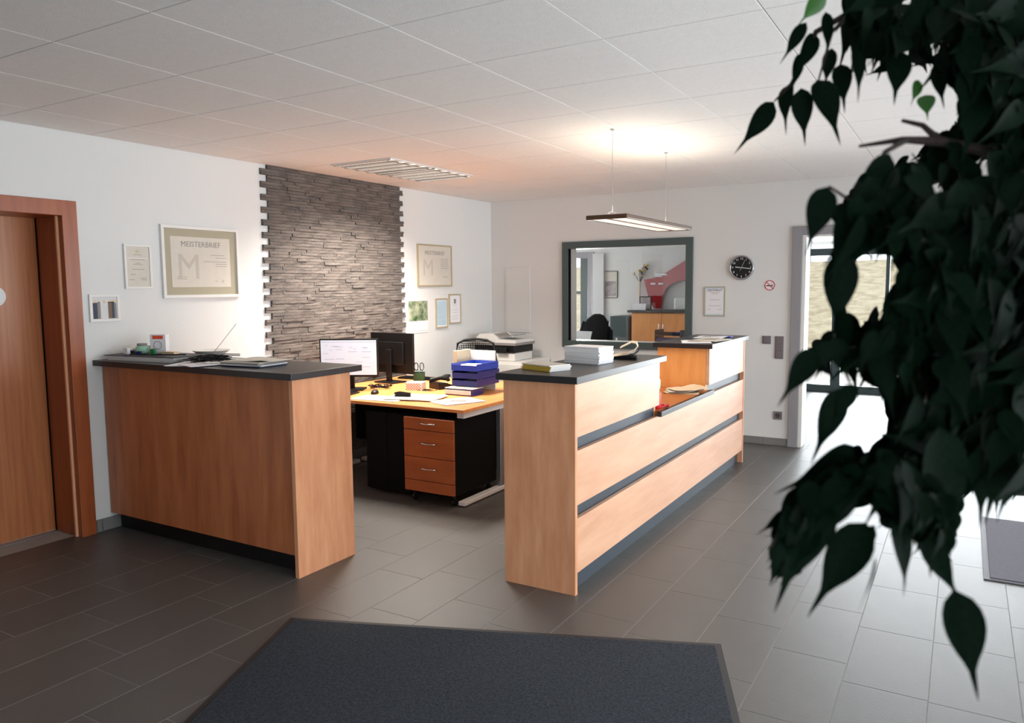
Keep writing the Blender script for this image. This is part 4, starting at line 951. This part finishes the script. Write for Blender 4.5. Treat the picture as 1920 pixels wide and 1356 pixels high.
POLY = [(1585,-40),(1572,30),(1588,110),(1620,150),(1680,130),(1700,100),(1745,150),(1795,180),(1800,215),(1765,255),(1705,290),(1640,325),(1575,365),(1560,470),(1560,620),(1510,650),(1500,710),(1560,715),(1600,735),(1655,740),(1665,840),(1590,850),(1555,900),(1500,950),(1470,1010),(1500,1040),(1570,950),(1640,940),(1640,980),(1690,1020),(1740,1050),(1780,1040),(1775,930),(1835,950),(1870,960),(1940,900),(2020,700),(2020,-40)]
HOLES = [(1845,345,16,38),(1765,375,24,9),(1612,540,36,62),(1890,745,8,20),(1660,525,20,32),(1785,120,8,22),(1735,395,10,14),(1706,22,10,14),(1663,50,6,8)]
POLY2 = [(1474,940),(1520,885),(1590,845),(1660,840),(1720,880),(1785,930),(1790,1060),(1745,1045),(1695,1015),(1655,965),(1642,925),(1600,925),(1560,985),(1535,1000),(1515,1060),(1480,1085),(1444,1105),(1446,1010)]
def inpoly(P_, x, y):
    c = False; n = len(P_)
    for i in range(n):
        x1, y1 = P_[i]; x2, y2 = P_[(i+1) % n]
        if (y1 > y) != (y2 > y) and x < (x2-x1)*(y-y1)/(y2-y1)+x1: c = not c
    return c
def inside(x, y):
    return (inpoly(POLY, x, y) or inpoly(POLY2, x, y)) and not any(((x-hx)/rx)**2+((y-hy)/ry)**2 < 1 for hx, hy, rx, ry in HOLES)
r_ = random.Random(31); tries = 0; cnt = 0
while cnt < 3200 and tries < 140000:
    tries += 1
    x = r_.uniform(1450, 2010); y = r_.uniform(-40, 1080)
    if tries % 3 == 0: x = r_.uniform(1440, 1790); y = r_.uniform(820, 1060)
    d_ = r_.uniform(1.0, 1.5) if y < 300 else r_.uniform(.82, 1.45)
    L = r_.uniform(.04, .09)/d_*FPX; a_ = r_.gauss(-.15, .5)
    x2 = x+math.sin(a_)*L; y2 = y+math.cos(a_)*L
    if not (inside(x, y) and inside(x2, y2) and inside((x+x2)/2, (y+y2)/2) and inside((x+x2)/2-L*.12, (y+y2)/2) and inside((x+x2)/2+L*.12, (y+y2)/2)): continue
    if inpoly(POLY2, x, y) and d_ > 1.0: d_ -= .25
    leaves.append((at(x, y, d_), at(x2, y2, d_*r_.uniform(.94, 1.06)), r_.uniform(-.9, .9), 0, L*(1 if x < 1920 else .1))); cnt += 1
# crown continuing outside the frame
for k in range(260):
    p = FX+Vector((r_.gauss(.25, .22), r_.gauss(.1, .22), r_.uniform(1.2, 2.35)))
    q_ = p-CP
    if (q_.dot(CR)/max(q_.dot(CF), .01))*FPX+960 < 1960 or q_.length < .6: continue
    leaves.append((p, p+Vector((r_.gauss(0, .02), r_.gauss(0, .02), -.075)), r_.uniform(-1, 1), 0, 0))
leaves.sort(key=lambda l: -l[4])
sm = bmesh.new()
for n, (p, q_, ro_, br_, _) in enumerate(leaves):
    m_ = leaf_mtx(p, q_, ro_); me = LMB if br_ else LM[n % 4]
    if n < 300:
        o = bpy.data.objects.new('leaf', me); COL.objects.link(o); o.parent = fx; o.matrix_local = m_
        if br_: o['label'] = 'bright young green leaf'
    else:
        t2 = me.copy(); t2.transform(m_); sm.from_mesh(t2); bpy.data.meshes.remove(t2)
q = Bld(); q.bm.free(); q.bm = sm
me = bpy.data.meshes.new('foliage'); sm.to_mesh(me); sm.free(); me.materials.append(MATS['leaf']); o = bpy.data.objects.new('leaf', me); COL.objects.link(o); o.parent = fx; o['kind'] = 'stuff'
# branches and twigs
def branch(pts, r0, r1):
    P = [w2l(p) for p in pts]; n = len(P); B().tube(P, [r0+(r1-r0)*i/(n-1) for i in range(n)], n=6).obj('branch', 'bark', fx, smooth=True)
tk = lambda z: FX+Vector((0, 0, z))
branch([tk(1.95), at(1850, 120, 1.25), at(1720, 40, 1.22), at(1600, 20, 1.2), at(1530, 60, 1.22), at(1490, 150, 1.24), at(1452, 190, 1.25)], .011, .0015)
branch([at(1600, 20, 1.2), at(1560, 60, 1.18), at(1535, 150, 1.15)], .004, .0015)
branch([tk(1.75), at(1880, 290, 1.1), at(1760, 265, 1.05), at(1690, 262, 1.02), at(1612, 274, 1.0)], .012, .0022)
branch([at(1760, 262, 1.05), at(1730, 235, 1.05), at(1692, 226, 1.04)], .005, .0025)
branch([at(1700, 262, 1.02), at(1660, 285, .95), at(1600, 380, .9), at(1555, 350, .88)], .004, .0015)
branch([tk(1.6), at(1860, 440, 1.2), at(1760, 560, 1.15), at(1640, 650, 1.05), at(1530, 655, .9)], .007, .001)
branch([tk(1.35), at(1900, 660, 1.15), at(1790, 800, 1.05), at(1660, 880, .98), at(1560, 925, .92), at(1474, 958, .9)], .006, .001)
branch([at(1790, 800, 1.05), at(1760, 900, .95), at(1745, 1000, .88), at(1788, 1105, .79)], .003, .001)
